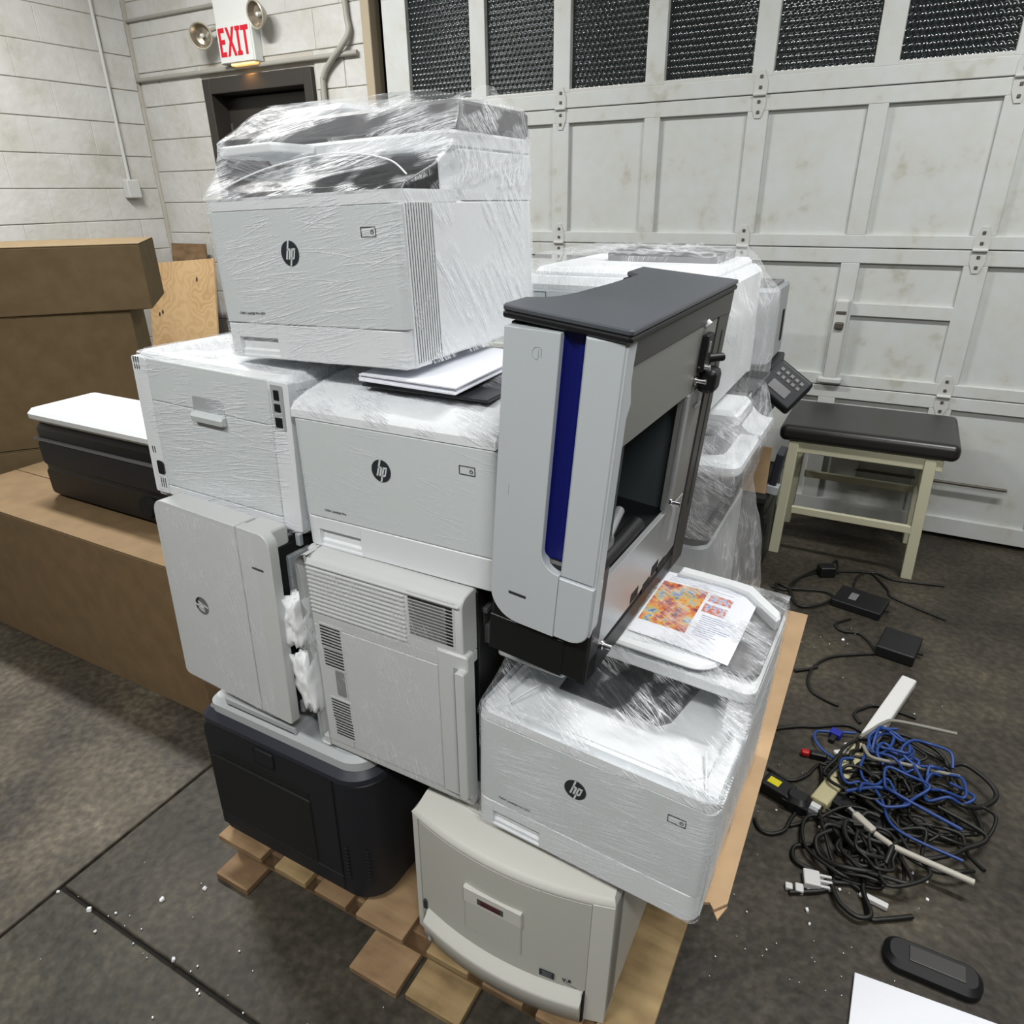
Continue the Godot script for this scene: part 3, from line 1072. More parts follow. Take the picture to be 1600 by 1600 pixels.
# scanner and output bay on top of a small printer
func scanner_unit(o: Node3D, zf: float, lid_top := 0.368) -> void:
	var zb := -0.215
	# rim round the deck
	var rim := PackedVector2Array([Vector2(-W2, -0.052), Vector2(-W2, -zf + 0.024)])
	for k in 6:
		var a := PI + PI / 2 * k / 5
		rim.append(Vector2(-W2 + 0.024 + 0.024 * cos(a), -zf + 0.024 + 0.024 * sin(a)))
	for k in 6:
		var a := PI * 1.5 + PI / 2 * k / 5
		rim.append(Vector2(W2 - 0.024 + 0.024 * cos(a), -zf + 0.024 + 0.024 * sin(a)))
	rim.append_array([Vector2(W2, -0.052), Vector2(W2 - 0.026, -0.052), Vector2(W2 - 0.03, -zf + 0.055), Vector2(W2 - 0.055, -zf + 0.03), Vector2(-W2 + 0.055, -zf + 0.03), Vector2(-W2 + 0.03, -zf + 0.055), Vector2(-W2 + 0.026, -0.052)])
	upright(o, "deck_rim", rim, 0.2435, 0.262, M.printer_white, 0.006)
	var dp := PackedVector2Array([Vector2(zf - 0.02, 0.2605), Vector2(zf - 0.06, 0.2575), Vector2(0.07, 0.244), Vector2(-0.1, 0.247), Vector2(-0.1, 0.236), Vector2(zf - 0.02, 0.236)])
	sideways(o, "deck", dp, -W2 + 0.006, W2 - 0.006, M.printer_white)
	# dark output bay with ribs
	var bp := PackedVector2Array([Vector2(-0.115, -0.092), Vector2(0.07, -0.092), Vector2(0.088, -0.07), Vector2(0.105, 0.04), Vector2(0.105, 0.12), Vector2(-0.12, 0.12)])
	var by := MB.new()
	by.prism(bp, 0.24, 0.2515, flat(), 0.001)
	var bay := part(o, "output_tray", by, M.dark_tray)
	for k in 9:
		box(bay, "tray_rib", Vector3(-0.1 + k * 0.02, 0.2515, -0.015), Vector3(0.003, 0.004, 0.19), M.dark_tray, 0.001)
	# walls that carry the scanner
	upright(o, "side_column", rr4(0.165, W2, -0.045, -zb, [0.012, 0.02, 0.01, 0.0]), 0.246, 0.322, M.printer_white, 0.002)
	upright(o, "side_column", rr4(-W2, -0.172, -0.03, -zb, [0.02, 0.012, 0.0, 0.01]), 0.246, 0.322, M.printer_grey, 0.002)
	box(o, "rear_wall", Vector3(0, 0.284, -0.165), Vector3(0.35, 0.08, 0.1), M.lid_grey, 0.004)
	box(o, "exit_slot", Vector3(0, 0.29, -0.112), Vector3(0.3, 0.035, 0.012), M.black_void, 0.003)
	# scanner bed with a lip, dark lid
	upright(o, "scanner_bed", rr4(-W2, W2, -0.056, -zb, [0.02, 0.02, 0.012, 0.012], 5), 0.321, 0.349, M.printer_white, 0.005, true)
	upright(o, "scanner_lid", rr4(-W2 + 0.004, W2 - 0.004, -0.03, -zb + 0.004, [0.02, 0.02, 0.012, 0.012], 5), 0.3505, lid_top, M.lid_grey, 0.006, true)
	# control panel at the left, jutting out
	var cp := MB.new()
	cp.rbox(Vector3(0, 0, 0.055), Vector3(0.125, 0.017, 0.115), 0.006)
	var cpx := Transform3D(Basis.from_euler(Vector3(deg_to_rad(6), 0, 0)), Vector3(-0.143, 0.337, 0.045))
	var cb := MB.new()
	cb.rbox(Vector3(-0.143, 0.337, 0.1), Vector3(0.128, 0.018, 0.118), 0.006)
	var pn := part(o, "control_panel", cb, M.printer_white)
	box(pn, "touch_screen", Vector3(-0.143, 0.3465, 0.11), Vector3(0.095, 0.002, 0.06), M.dark_tray, 0.0008)


# sheet feeder: white tray with a raised back rail on the dark lid
func feeder(o: Node3D, h: float) -> void:
	var tray := rr4(-0.185, 0.145, -0.068, 0.205, [0.02, 0.045, 0.01, 0.01], 6)
	upright(o, "feeder_tray", tray, 0.3665, h, M.printer_white, 0.004)
	var rp := PackedVector2Array([Vector2(0.0, 0.188), Vector2(0.1, 0.188), Vector2(0.135, 0.18), Vector2(0.2, 0.115), Vector2(0.205, 0.13), Vector2(0.2, 0.15), Vector2(0.14, 0.212), Vector2(0.11, 0.216), Vector2(0.0, 0.216)])
	upright(o, "feeder_rail", rp, 0.3665, h + 0.016, M.printer_white, 0.004)
	upright(o, "feeder_cover", rr(-0.195, -0.075, -0.06, 0.2, 0.015), h - 0.003, h + 0.006, M.printer_white, 0.003)


func build_stack() -> void:
	var t: Node3D
	# top of the pile
	t = thing("multifunction_printer", "film-wrapped white multifunction printer crowning the whole pile", "printer", at(Vector3(-0.867, 1.333, -1.1), -0.8, -0.7, 1.8))
	small_printer(t, 0.214, "Color LaserJet Pro MFP")
	scanner_unit(t, 0.214, 0.394)
	upright(t, "feeder_cover", rr(-0.195, -0.03, -0.02, 0.19, 0.02), 0.39, 0.412, M.printer_white, 0.01)
	film_round(t, [[0.0, -0.2095, 0.2118, -0.218, 0.2148, 0.2148], [0.262, -0.2095, 0.2118, -0.218, 0.2148, 0.2148]], M.film_sides, 11, 0.0005, null, 0.02)
	film_round(t, [[0.262, -0.213, 0.2125, -0.22, 0.2185, 0.218], [0.27, -0.213, 0.2125, -0.22, 0.212, 0.21], [0.30, -0.212, 0.212, -0.22, 0.185, 0.12], [0.332, -0.212, 0.2125, -0.22, 0.168, 0.066], [0.352, -0.212, 0.2125, -0.22, 0.165, 0.06], [0.372, -0.21, 0.21, -0.215, 0.13, 0.045], [0.397, -0.205, 0.206, -0.21, 0.09, 0.035], [0.416, -0.19, 0.13, -0.2, 0.05, 0.0]], M.film_dense, 11, 0.003, M.film_dense, 0.022)
	# film gathered in a loose tuft at the top
	var fl := MB.new()
	var rows: Array = []
	for i in 7:
		var row := PackedVector3Array()
		for j in 9:
			var u := j / 8.0
			row.append(Vector3(0.0 + 0.18 * u, 0.41 - 0.02 * u * u + 0.045 * (i / 6.0) * sin(PI * u) + 0.006 * sin(i * 2.1 + j * 1.7), -0.12 - 0.02 * i + 0.01 * sin(j * 2.3 + i)))
		rows.append(row)
	fl.skin(rows)
	part(t, "wrap_tuft", fl, M.film_top)
	var rope := MB.new()
	rope.tube(spline([Vector3(-0.19, 0.268, 0.212), Vector3(-0.09, 0.305, 0.17), Vector3(0.03, 0.322, 0.135), Vector3(0.12, 0.31, 0.115), Vector3(0.17, 0.285, 0.13)]), 0.0013, 6)
	part(t, "wrap_fold", rope, M.foam)

	# middle layer, right: printer facing the camera
	t = thing("colour_printer", "film-wrapped white colour printer with round badge, directly under the topmost printer", "printer", at(Vector3(-0.689, 1.003, -1.062), 0, -0.5, 0))
	small_printer(t, 0.225, "Color LaserJet Pro")
	var cp := PackedVector2Array([Vector2(0.225, 0.2445), Vector2(0.224, 0.258), Vector2(0.214, 0.268), Vector2(0.18, 0.28), Vector2(0.1, 0.295), Vector2(0.0, 0.30), Vector2(-0.2, 0.302), Vector2(-0.215, 0.29), Vector2(-0.215, 0.2445)])
	sideways(t, "top_cover", cp, -W2, W2, M.printer_white, 0.01)
	box(t, "output_tray", Vector3(0.03, 0.2975, 0.06), Vector3(0.25, 0.006, 0.2), M.dark_tray, 0.002)
	film_round(t, [[0.06, -0.2095, 0.2118, -0.218, 0.2258, 0.2258], [0.25, -0.2095, 0.2118, -0.218, 0.2262, 0.2262]], M.film_light, 12, 0.0004, null, 0.02)
	film_round(t, [[0.25, -0.2095, 0.2118, -0.218, 0.2265, 0.2265], [0.27, -0.209, 0.21, -0.218, 0.222, 0.222], [0.283, -0.207, 0.207, -0.216, 0.185, 0.185], [0.2985, -0.204, 0.204, -0.21, 0.11, 0.11], [0.3045, -0.2, 0.2, -0.2, 0.06, 0.06]], M.film_top, 12, 0.0012, M.film_top, 0.02)
	# sheets lying on it
	var ps := thing("paper_stack", "loose stack of white paper lying on the printer under the topmost one", "paper", at(Vector3(-0.689, 1.3145, -1.062), 0, 0.5, 0))
	var pp := PackedVector2Array([Vector2(-0.085, -0.172), Vector2(0.112, -0.178), Vector2(0.098, 0.1), Vector2(-0.1, 0.1)])
	for k in 5:
		var b := MB.new()
		b.prism(pp, 0.0, 0.0022, Transform3D(Basis.from_euler(Vector3(0, deg_to_rad(rng.randf_range(-1.5, 1.5)), 0)), Vector3(rng.randf_range(-0.003, 0.003), k * 0.0023, rng.randf_range(-0.003, 0.003))) * flat())
		part(ps, "sheet", b, M.paper)

	build_rear_printer()
	build_side_printers()
	build_navy_printer()
	build_beige_printer()

	# right: second multifunction printer with a page in the feeder
	t = thing("multifunction_printer", "film-wrapped white multifunction printer carrying the upright silver module, a colour page in its feeder", "printer", at(Vector3(-0.306, 0.526, -1.012), -1.7, -0.3, -2.2))
	small_printer(t, 0.225, "Color LaserJet Pro MFP")
	scanner_unit(t, 0.225)
	feeder(t, 0.373)
	film_round(t, [[0.0, -0.2095, 0.2118, -0.218, 0.2258, 0.2258], [0.25, -0.2095, 0.2118, -0.218, 0.2258, 0.2258]], M.film_sides, 13, 0.0005, null, 0.02)
	film_round(t, [[0.25, -0.213, 0.2145, -0.22, 0.2295, 0.2295], [0.266, -0.212, 0.214, -0.22, 0.222, 0.222], [0.275, -0.212, 0.213, -0.22, 0.185, 0.165], [0.318, -0.212, 0.2135, -0.22, 0.1, 0.068], [0.35, -0.21, 0.2135, -0.22, 0.07, 0.062], [0.37, -0.208, 0.211, -0.222, 0.068, 0.036], [0.386, -0.2, 0.207, -0.217, 0.06, 0.02]], M.film_top, 13, 0.0025, M.film_top, 0.022)
	for q: Array in [[Vector3(0.16, 0.2605, 0.12), Vector3(0.185, 0.2635, 0.21)], [Vector3(-0.14, 0.266, 0.12), Vector3(-0.165, 0.266, 0.2)]]:
		var fb := MB.new()
		fb.tube(PackedVector3Array([q[0], (q[0] + q[1]) / 2 + Vector3(0, 0.002, 0), q[1]]), 0.0014, 6)
		part(t, "wrap_fold", fb, M.foam)
	var pg := MB.new()
	var prow: Array = []
	var pu: Array = []
	for i in 9:
		var r := PackedVector3Array()
		var u := PackedVector2Array()
		for j in 9:
			var a := i / 8.0
			var c := j / 8.0
			var p := Vector3(-0.022, 0, -0.2).lerp(Vector3(0.158, 0, -0.195), c).lerp(Vector3(-0.02, 0, 0.03).lerp(Vector3(0.156, 0, 0.04), c), a)
			p.y = 0.3765 + 0.003 * sin(c * 3.0) + 0.002 * sin(a * 4.0 + c)
			r.append(p)
			u.append(Vector2(c, a))
		prow.append(r)
		pu.append(u)
	pg.skin(prow, false, pu)
	var pgn := part(self, numbered("printed_page"), pg, M.print)
	pgn.transform = t.transform
	pgn.set_meta("label", "page printed with a bright picture and text, lying in the feeder of the right-hand printer")
	pgn.set_meta("category", "paper")

	build_silver_unit()


# left, middle layer: a printer seen from behind
func build_rear_printer() -> void:
	var t := thing("printer", "film-wrapped white printer seen from its back, with sockets and a rear handle", "printer", at(Vector3(-1.126, 1.011, -1.071), 0.8, -1.4, -2.0))
	var zf := 0.225
	upright(t, "body", rr4(-0.206, 0.206, -(zf - 0.004), 0.225, [0.02, 0.02, 0.02, 0.02], 5), 0.0, 0.274, M.printer_white, 0.003, true)
	upright(t, "top_cover", rr4(-0.207, 0.207, -zf, 0.226, [0.028, 0.028, 0.028, 0.028], 5), 0.275, 0.302, M.printer_white, 0.014)
	# rear doors either side of the handle
	facing(t, "rear_door", rr(-0.163, 0.158, 0.209, 0.292, 0.004), zf - 0.02, zf + 0.001, M.printer_panel, 0.0015)
	facing(t, "rear_door", rr(-0.163, 0.158, 0.027, 0.2075, 0.004), zf - 0.02, zf + 0.001, M.printer_panel, 0.0015)
	facing(t, "base_strip", rr(-0.163, 0.158, 0.004, 0.025, 0.003), zf - 0.02, zf + 0.0005, M.printer_white, 0.001)
	facing(t, "side_strip", rr(-0.205, -0.1645, 0.004, 0.292, 0.004), zf - 0.02, zf + 0.0005, M.printer_white, 0.001)
	facing(t, "side_strip", rr(0.1595, 0.205, 0.004, 0.292, 0.004), zf - 0.02, zf + 0.0005, M.printer_white, 0.001)
	facing(t, "handle_pocket", rr4(-0.044, 0.041, 0.205, 0.236, [0.002, 0.002, 0.012, 0.006]), zf, zf + 0.0022, M.printer_grey, 0.001)
	sideways(t, "handle", PackedVector2Array([Vector2(zf, 0.184), Vector2(zf + 0.013, 0.189), Vector2(zf + 0.016, 0.2), Vector2(zf + 0.012, 0.206), Vector2(zf, 0.208)]), -0.042, 0.042, M.printer_panel, 0.003)
	var io := facing(t, "socket_recess", rr(0.164, 0.193, 0.203, 0.286, 0.003), zf, zf + 0.0018, M.printer_grey, 0.0005)
	for q: Array in [[0.268, 0.018, 0.012], [0.245, 0.014, 0.014], [0.218, 0.018, 0.016]]:
		var s := box(io, "socket", Vector3(0.178, q[0], zf + 0.0022), Vector3(q[2], q[1], 0.003), M.black_plastic, 0.001)
	facing(t, "power_socket", rr4(-0.185, -0.165, 0.047, 0.077, [0.003, 0.006, 0.006, 0.003]), zf, zf + 0.003, M.black_plastic, 0.001)
	for q: Array in [[-0.2, 0.286, 3, 0.012], [-0.2, 0.272, 3, 0.01], [-0.194, 0.1, 2, 0.014], [-0.186, 0.028, 3, 0.022]]:
		for k: int in q[2]:
			box(t, "vent_slot", Vector3(q[0] + 0.003 + k * 0.0065, q[1], zf + 0.0006), Vector3(0.0022, q[3], 0.002), M.seam, 0.0005)
	film_round(t, [[0.0, -0.208, 0.208, -0.228, 0.2275, 0.2275], [0.28, -0.208, 0.208, -0.229, 0.2275, 0.2275], [0.3, -0.204, 0.204, -0.222, 0.222, 0.222], [0.3055, -0.19, 0.19, -0.21, 0.208, 0.208]], M.film_sides, 14, 0.0006, M.film_top, 0.025)


func build_side_printers() -> void:
	# left: big printer lying on its side
	var t := thing("laser_printer", "large dull white printer standing on its side with a sideways badge, film-wrapped", "printer", at(Vector3(-1.092, 0.607, -0.965), -2.7, -1.8, -1.2))
	var zf := 0.2
	facing(t, "front_panel", rr4(-0.172, 0.076, 0.0, 0.428, [0.012, 0.002, 0.002, 0.03], 5), zf - 0.05, zf, M.old_white, 0.008)
	facing(t, "front_panel", rr4(0.078, 0.165, 0.0, 0.428, [0.002, 0.006, 0.025, 0.002], 5), zf - 0.022, zf - 0.001, M.old_white, 0.006)
	upright(t, "body", rr4(-0.17, 0.125, -(zf - 0.045), 0.2, [0.01, 0.01, 0.02, 0.02]), 0.002, 0.39, M.old_white, 0.02)
	# open flank: dark inside with grey brackets
	box(t, "open_flank", Vector3(0.135, 0.195, 0.0), Vector3(0.03, 0.385, 0.36), M.black_void, 0.004)
	for q: Array in [[0.152, 0.34, 0.12, 0.05, 0.06], [0.152, 0.28, 0.135, 0.09, 0.03], [0.154, 0.222, 0.12, 0.03, 0.07], [0.152, 0.10, 0.13, 0.03, 0.05], [0.152, 0.015, 0.1, 0.03, 0.12]]:
		box(t, "inner_bracket", Vector3(q[0], q[1], q[2]), Vector3(0.012, q[3], q[4]), M.printer_grey, 0.004)
	box(t, "top_strip", Vector3(0.113, 0.405, 0.158), Vector3(0.07, 0.045, 0.05), M.old_white, 0.008)
	box(t, "release_tab", Vector3(0.158, 0.39, 0.12), Vector3(0.012, 0.025, 0.01), M.printer_grey, 0.002)
	badge(t, Transform3D(Basis(Vector3(0, 0, 1), deg_to_rad(-90)), Vector3(-0.066, 0.209, zf)), 0.02, M.ink, M.old_white)
	box(t, "front_slot", Vector3(0.128, 0.352, zf), Vector3(0.03, 0.0025, 0.003), M.seam, 0.0008)
	film_round(t, [[0.0, -0.174, 0.13, -0.2, 0.2012, 0.2012], [0.38, -0.174, 0.13, -0.2, 0.2014, 0.2014], [0.39, -0.174, 0.13, 0.135, 0.2014, 0.2014], [0.418, -0.17, 0.13, 0.137, 0.2005, 0.2005]], M.film_dusty, 15, 0.0008, null, 0.02)

	# middle: big printer on end with louvres and grilles
	t = thing("laser_printer", "large white printer standing on end with louvres and vent grilles facing the camera", "printer", at(Vector3(-0.716, 0.55, -0.996), 0.4, -0.2, -0.7))
	upright(t, "body", rr4(-0.184, 0.15, -(zf - 0.03), 0.2, [0.01, 0.01, 0.02, 0.02]), 0.002, 0.45, M.old_white, 0.02)
	facing(t, "edge_strip", rr4(-0.186, -0.1605, 0.0, 0.4525, [0.01, 0.0, 0.0, 0.034], 6), zf - 0.08, zf, M.old_white, 0.005)
	# rolled top edge
	var roll := PackedVector2Array([Vector2(zf - 0.09, 0.4525), Vector2(zf - 0.03, 0.4525), Vector2(zf - 0.013, 0.45), Vector2(zf - 0.004, 0.444), Vector2(zf, 0.436), Vector2(zf, 0.33), Vector2(zf - 0.09, 0.33)])
	sideways(t, "upper_panel", roll, -0.159, 0.176, M.old_white, 0.002)
	facing(t, "middle_panel", rr(-0.159, 0.176, 0.307, 0.3285, 0.001), zf - 0.05, zf - 0.0005, M.old_white, 0.001)
	for k in 12:
		var x1 := 0.062 if k > 0 else 0.172
		box(t, "louvre", Vector3((-0.157 + x1) / 2, 0.436 - k * 0.009, zf + 0.001), Vector3(x1 + 0.157, 0.0055, 0.005), M.old_white, 0.0022)
	for q: Array in [[0.07, 0.158, 0.436, 13, 0.0065, 0.0034], [-0.143, -0.094, 0.306, 7, 0.007, 0.003], [-0.141, -0.094, 0.253, 6, 0.007, 0.003], [-0.138, -0.092, 0.133, 7, 0.007, 0.0026], [-0.135, -0.09, 0.082, 6, 0.007, 0.0026]]:
		var gr := facing(t, "vent_grille", rr(q[0] - 0.004, q[1] + 0.004, q[2] - q[3] * q[4] - 0.002, q[2] + 0.006, 0.003), zf - 0.004, zf + 0.0008, M.old_white, 0.0005)
		for k: int in q[3]:
			box(gr, "vent_slot", Vector3((q[0] + q[1]) / 2, q[2] - k * q[4], zf + 0.0012), Vector3(q[1] - q[0], q[5], 0.002), M.black_void, 0.0008)
	facing(t, "lower_panel", rr(-0.159, -0.0955, 0.02, 0.3055, 0.002), zf - 0.05, zf - 0.0005, M.old_white, 0.001)
	facing(t, "panel_door", rr(-0.0945, 0.1225, 0.021, 0.3055, 0.002), zf - 0.05, zf, M.old_white, 0.0015)
	facing(t, "latch_recess", rr(-0.12, -0.098, 0.148, 0.208, 0.004), zf - 0.003, zf + 0.0008, M.lid_grey, 0.0005)
	facing(t, "foot_rail", rr(-0.18, 0.184, 0.0, 0.0185, 0.002), zf - 0.05, zf - 0.004, M.old_white, 0.001)
	# right column with a long grip
	facing(t, "grip_column", rr4(0.1245, 0.186, 0.02, 0.344, [0.0, 0.004, 0.006, 0.0]), zf - 0.018, zf + 0.004, M.old_white, 0.003)
	facing(t, "grip_groove", rr(0.158, 0.166, 0.03, 0.318, 0.003), zf, zf + 0.0052, M.printer_grey, 0.0005)
	facing(t, "grip_bar", rr4(0.168, 0.1865, 0.03, 0.318, [0.01, 0.01, 0.004, 0.004]), zf, zf + 0.018, M.old_white, 0.006)
	# right flank: dark machinery
	box(t, "open_flank", Vector3(0.165, 0.225, -0.02), Vector3(0.03, 0.44, 0.35), M.black_plastic, 0.004)
	for q: Array in [[0.35, 0.12, 0.04, 0.03], [0.37, 0.08, 0.05, 0.02], [0.29, 0.06, 0.05, 0.03], [0.40, 0.1, 0.012, 0.08]]:
		box(t, "inner_bracket", Vector3(0.183, q[0], q[1]), Vector3(0.012, q[2], q[3]), M.lid_grey, 0.003)
	box(t, "inner_label", Vector3(0.1815, 0.385, 0.13), Vector3(0.003, 0.03, 0.02), M.taupe, 0.001)
	film_round(t, [[0.01, -0.1875, 0.155, -0.2, 0.2018, 0.2018], [0.31, -0.1875, 0.155, -0.2, 0.2018, 0.2018], [0.33, -0.1875, 0.155, -0.2, 0.2042, 0.2042], [0.43, -0.1875, 0.155, -0.2, 0.2042, 0.2042]], M.film_dusty, 16, 0.0006, null, 0.02)

	# broken packing foam in the gap between the two
	for q: Array in [[Vector3(-0.917, 0.845, -0.815), Vector3(0.042, 0.115, 0.07), 0.0, "upper chunk of broken white packing foam wedged between the two big white printers"], [Vector3(-0.912, 0.705, -0.815), Vector3(0.04, 0.14, 0.07), 0.1, "lower chunk of broken white packing foam wedged between the two big white printers"]]:
		var fo := foam_chunk(q[1], int(q[0].y * 100))
		var n := part(self, numbered("foam_chunk"), fo, M.foam)
		n.transform = Transform3D(Basis.from_euler(Vector3(0, 0, q[2])), q[0])
		n.set_meta("label", q[3])
		n.set_meta("category", "packing foam")


func foam_chunk(s: Vector3, seed_: int) -> MB:
	var f := FastNoiseLite.new()
	f.seed = seed_
	f.frequency = 55.0
	f.fractal_octaves = 3
	var rows: Array = []
	for i in 19:
		var a := PI * i / 18
		var row := PackedVector3Array()
		for j in 30:
			var b := TAU * j / 30
			var d := Vector3(sin(a) * cos(b), cos(a), sin(a) * sin(b))
			var m := maxf(absf(d.x), maxf(absf(d.y), absf(d.z)))
			var p := d.lerp(d / m, 0.75) * 0.5 * s
			row.append(p * (1.0 + 0.28 * f.get_noise_3dv(p)))
		rows.append(row)
	var mb := MB.new()
	mb.skin(rows, true)
	return mb


func build_navy_printer() -> void:
	var t := thing("laser_printer", "dark navy printer with a grey lid at the lower left corner of the pallet", "printer", at(Vector3(-1.032, 0.132, -1.019), 0.2, -0.8, -1.0))
	var zf := 0.25
	upright(t, "body", rr4(-0.2475, 0.2475, -(zf - 0.004), 0.25, [0.03, 0.075, 0.04, 0.03], 8), -0.008, 0.343, M.navy, 0.008, true)
	var up := MB.new()
	up.prism(rr4(-0.2475, 0.2475, -zf, 0.25, [0.03, 0.075, 0.04, 0.03], 8), 0.342, 0.374, flat(), 0.018)
	part(t, "upper_rim", up, M.navy_light)
	# tray door with the slot above it
	facing(t, "front_panel", rr4(-0.238, 0.1545, 0.0525, 0.345, [0.004, 0.002, 0.004, 0.03]), zf - 0.02, zf, M.navy, 0.003)
	facing(t, "tray_door", rr4(-0.23, 0.085, 0.055, 0.248, [0.006, 0.01, 0.006, 0.02]), zf - 0.01, zf + 0.003, M.navy_panel, 0.002)
	facing(t, "tray_slot", PackedVector2Array([Vector2(-0.19, 0.252), Vector2(0.083, 0.252), Vector2(0.083, 0.268), Vector2(-0.19, 0.268)]), zf - 0.01, zf + 0.0012, M.black_void)
	var lr := facing(t, "latch_recess", rr(-0.076, -0.012, 0.284, 0.336, 0.008), zf - 0.01, zf + 0.0012, M.black_void, 0.0005)
	facing(lr, "latch", rr(-0.066, -0.012, 0.294, 0.336, 0.006), zf - 0.01, zf + 0.004, M.navy, 0.002)
	facing(t, "base_drawer", PackedVector2Array([Vector2(-0.24, 0.012), Vector2(-0.19, 0.012), Vector2(-0.18, 0.004), Vector2(0.155, 0.004), Vector2(0.155, 0.0505), Vector2(-0.24, 0.0505)]), zf - 0.02, zf - 0.001, M.navy, 0.002)
	for c in 2:
		for k in 9:
			box(t, "vent_slot", Vector3(0.172 + c * 0.05 - c * 0.004, 0.06 + k * 0.011, zf - 0.0015 - c * 0.016), Vector3(0.012, 0.003, 0.004), M.black_void, 0.001)
	# grey lid
	upright(t, "lid", rr4(-0.225, 0.236, -(zf - 0.014), 0.235, [0.03, 0.06, 0.04, 0.03], 8), 0.372, 0.405, M.lid_silver, 0.012)
	var st := MB.new()
	st.prism(rr(-0.165, 0.05, -(zf - 0.018), 0.1, 0.006), 0.405, 0.424, flat(), 0.006)
	part(t, "lid_flap", st, M.lid_silver)
	box(t, "flap_gap", Vector3(-0.055, 0.4075, zf - 0.0185), Vector3(0.2, 0.003, 0.002), M.seam, 0.0006)


func build_beige_printer() -> void:
	var t := thing("solid_ink_printer", "beige office printer with a bulging front and small red display, bottom of the pile", "printer", at(Vector3(-0.469, 0.118, -1.046), 0.6, -0.4, -1.4))
	var zf := 0.25
	var bulge := func(x0: float, x1: float, off: float, back: float) -> PackedVector2Array:
		var p := PackedVector2Array()
		for k in 17:
			var x := lerpf(x0, x1, k / 16.0)
			p.append(Vector2(x, -(zf + off + 0.034 * (1.0 - pow(x / 0.2165, 2.0)))))
		p.append(Vector2(x1, -back))
		p.append(Vector2(x0, -back))
		return p
	upright(t, "body", bulge.call(-0.2165, 0.2165, -0.006, -0.24), 0.01, 0.335, M.beige, 0.003, true)
	upright(t, "front_door", bulge.call(-0.2, 0.177, 0.0, 0.2), 0.08, 0.330, M.beige_dark, 0.002, true)
	upright(t, "side_strip", bulge.call(0.1785, 0.2165, 0.003, 0.2), 0.0, 0.336, M.beige, 0.002, true)
	upright(t, "side_strip", bulge.call(-0.2165, -0.2015, 0.002, 0.2), 0.0, 0.336, M.beige, 0.002, true)
	# domed hood
	var rows: Array = []
	for q: Array in [[0.332, 0.0, 0.001], [0.345, 0.0, 0.004], [0.352, 0.006, -0.008], [0.364, 0.008, -0.04], [0.378, 0.014, -0.1]]:
		var row := PackedVector3Array()
		for k in 17:
			var x := lerpf(-0.2165 + q[1], 0.2165 - q[1], k / 16.0)
			row.append(Vector3(x, q[0], zf + q[2] + 0.034 * (1.0 - pow(x / 0.2165, 2.0))))
		for k in 9:
			row.append(Vector3(0.2165 - q[1], q[0], lerpf(zf + q[2], -0.24 + q[1], k / 8.0)))
		for k in 9:
			row.append(Vector3(-0.2165 + q[1], q[0], lerpf(-0.24 + q[1], zf + q[2], k / 8.0)))
		rows.append(row)
	var hd := MB.new()
	hd.skin(rows, true)
	part(t, "hood", hd, M.beige)
	upright(t, "top_lid", bulge.call(-0.196, 0.2, -0.062, -0.22), 0.36, 0.384, M.beige, 0.01)
	upright(t, "hood_seam", bulge.call(-0.198, 0.202, -0.0585, -0.222), 0.355, 0.3672, M.seam, 0.0)
	# plaque with the display
	facing(t, "plaque", PackedVector2Array([Vector2(-0.076, 0.13), Vector2(0.049, 0.13), Vector2(0.049, 0.25), Vector2(-0.076, 0.25)]), zf + 0.0, zf + 0.036, M.beige_dark, 0.002)
	facing(t, "plaque_brow", PackedVector2Array([Vector2(-0.077, 0.212), Vector2(0.05, 0.212), Vector2(0.05, 0.252), Vector2(-0.077, 0.252)]), zf + 0.0, zf + 0.039, M.beige, 0.002)
	var ds := facing(t, "display", rr(-0.045, 0.012, 0.222, 0.2375, 0.001), zf, zf + 0.0396, M.display_dark)
	facing(ds, "display_label", rr(-0.037, 0.005, 0.2235, 0.236, 0.001), zf, zf + 0.0402, M.display_red)
	var pr := MB.new()
	for k in 7:
		pr.rbox(Vector3(-0.031 + k * 0.0052, 0.2298, zf + 0.0402), Vector3(0.0032, 0.0062, 0.001), 0.0003)
	part(ds, "display_print", pr, M.ink)
	# protruding paper tray with a sloped top
	var tray := MB.new()
	var tr_rows: Array = []
	for q: Array in [[0.0, -0.01], [0.005, 0.014], [0.052, 0.02], [0.06, 0.018], [0.082, -0.008], [0.088, -0.012]]:
		var row := PackedVector3Array()
		for k in 17:
			var x := lerpf(-0.187, 0.174, k / 16.0)
			row.append(Vector3(x, q[0], zf + q[1] + 0.034 * (1.0 - pow(x / 0.2165, 2.0))))
		tr_rows.append(row)
	tray.skin(tr_rows)
	for e in [-0.187, 0.174]:
		var s := PackedVector2Array([Vector2(zf - 0.02, 0.0), Vector2(zf + 0.014, 0.005), Vector2(zf + 0.02, 0.052), Vector2(zf + 0.018, 0.06), Vector2(zf - 0.008, 0.082), Vector2(zf - 0.02, 0.088)])
		var off: float = 0.034 * (1.0 - pow(e / 0.2165, 2.0))
		for k in s.size():
			s[k].x += off
		tray.prism(s, e, e + (0.004 if e < 0 else -0.004), Transform3D(Basis(Vector3(0, 0, 1), Vector3(0, 1, 0), Vector3(1, 0, 0)), Vector3.ZERO))
	part(t, "paper_tray", tray, M.beige)
	box(t, "tray_gap", Vector3(0.1765, 0.042, zf + 0.012), Vector3(0.004, 0.084, 0.02), M.black_void, 0.001)
	box(t, "tray_gap", Vector3(-0.191, 0.09, zf + 0.006), Vector3(0.008, 0.026, 0.012), M.ink, 0.001)
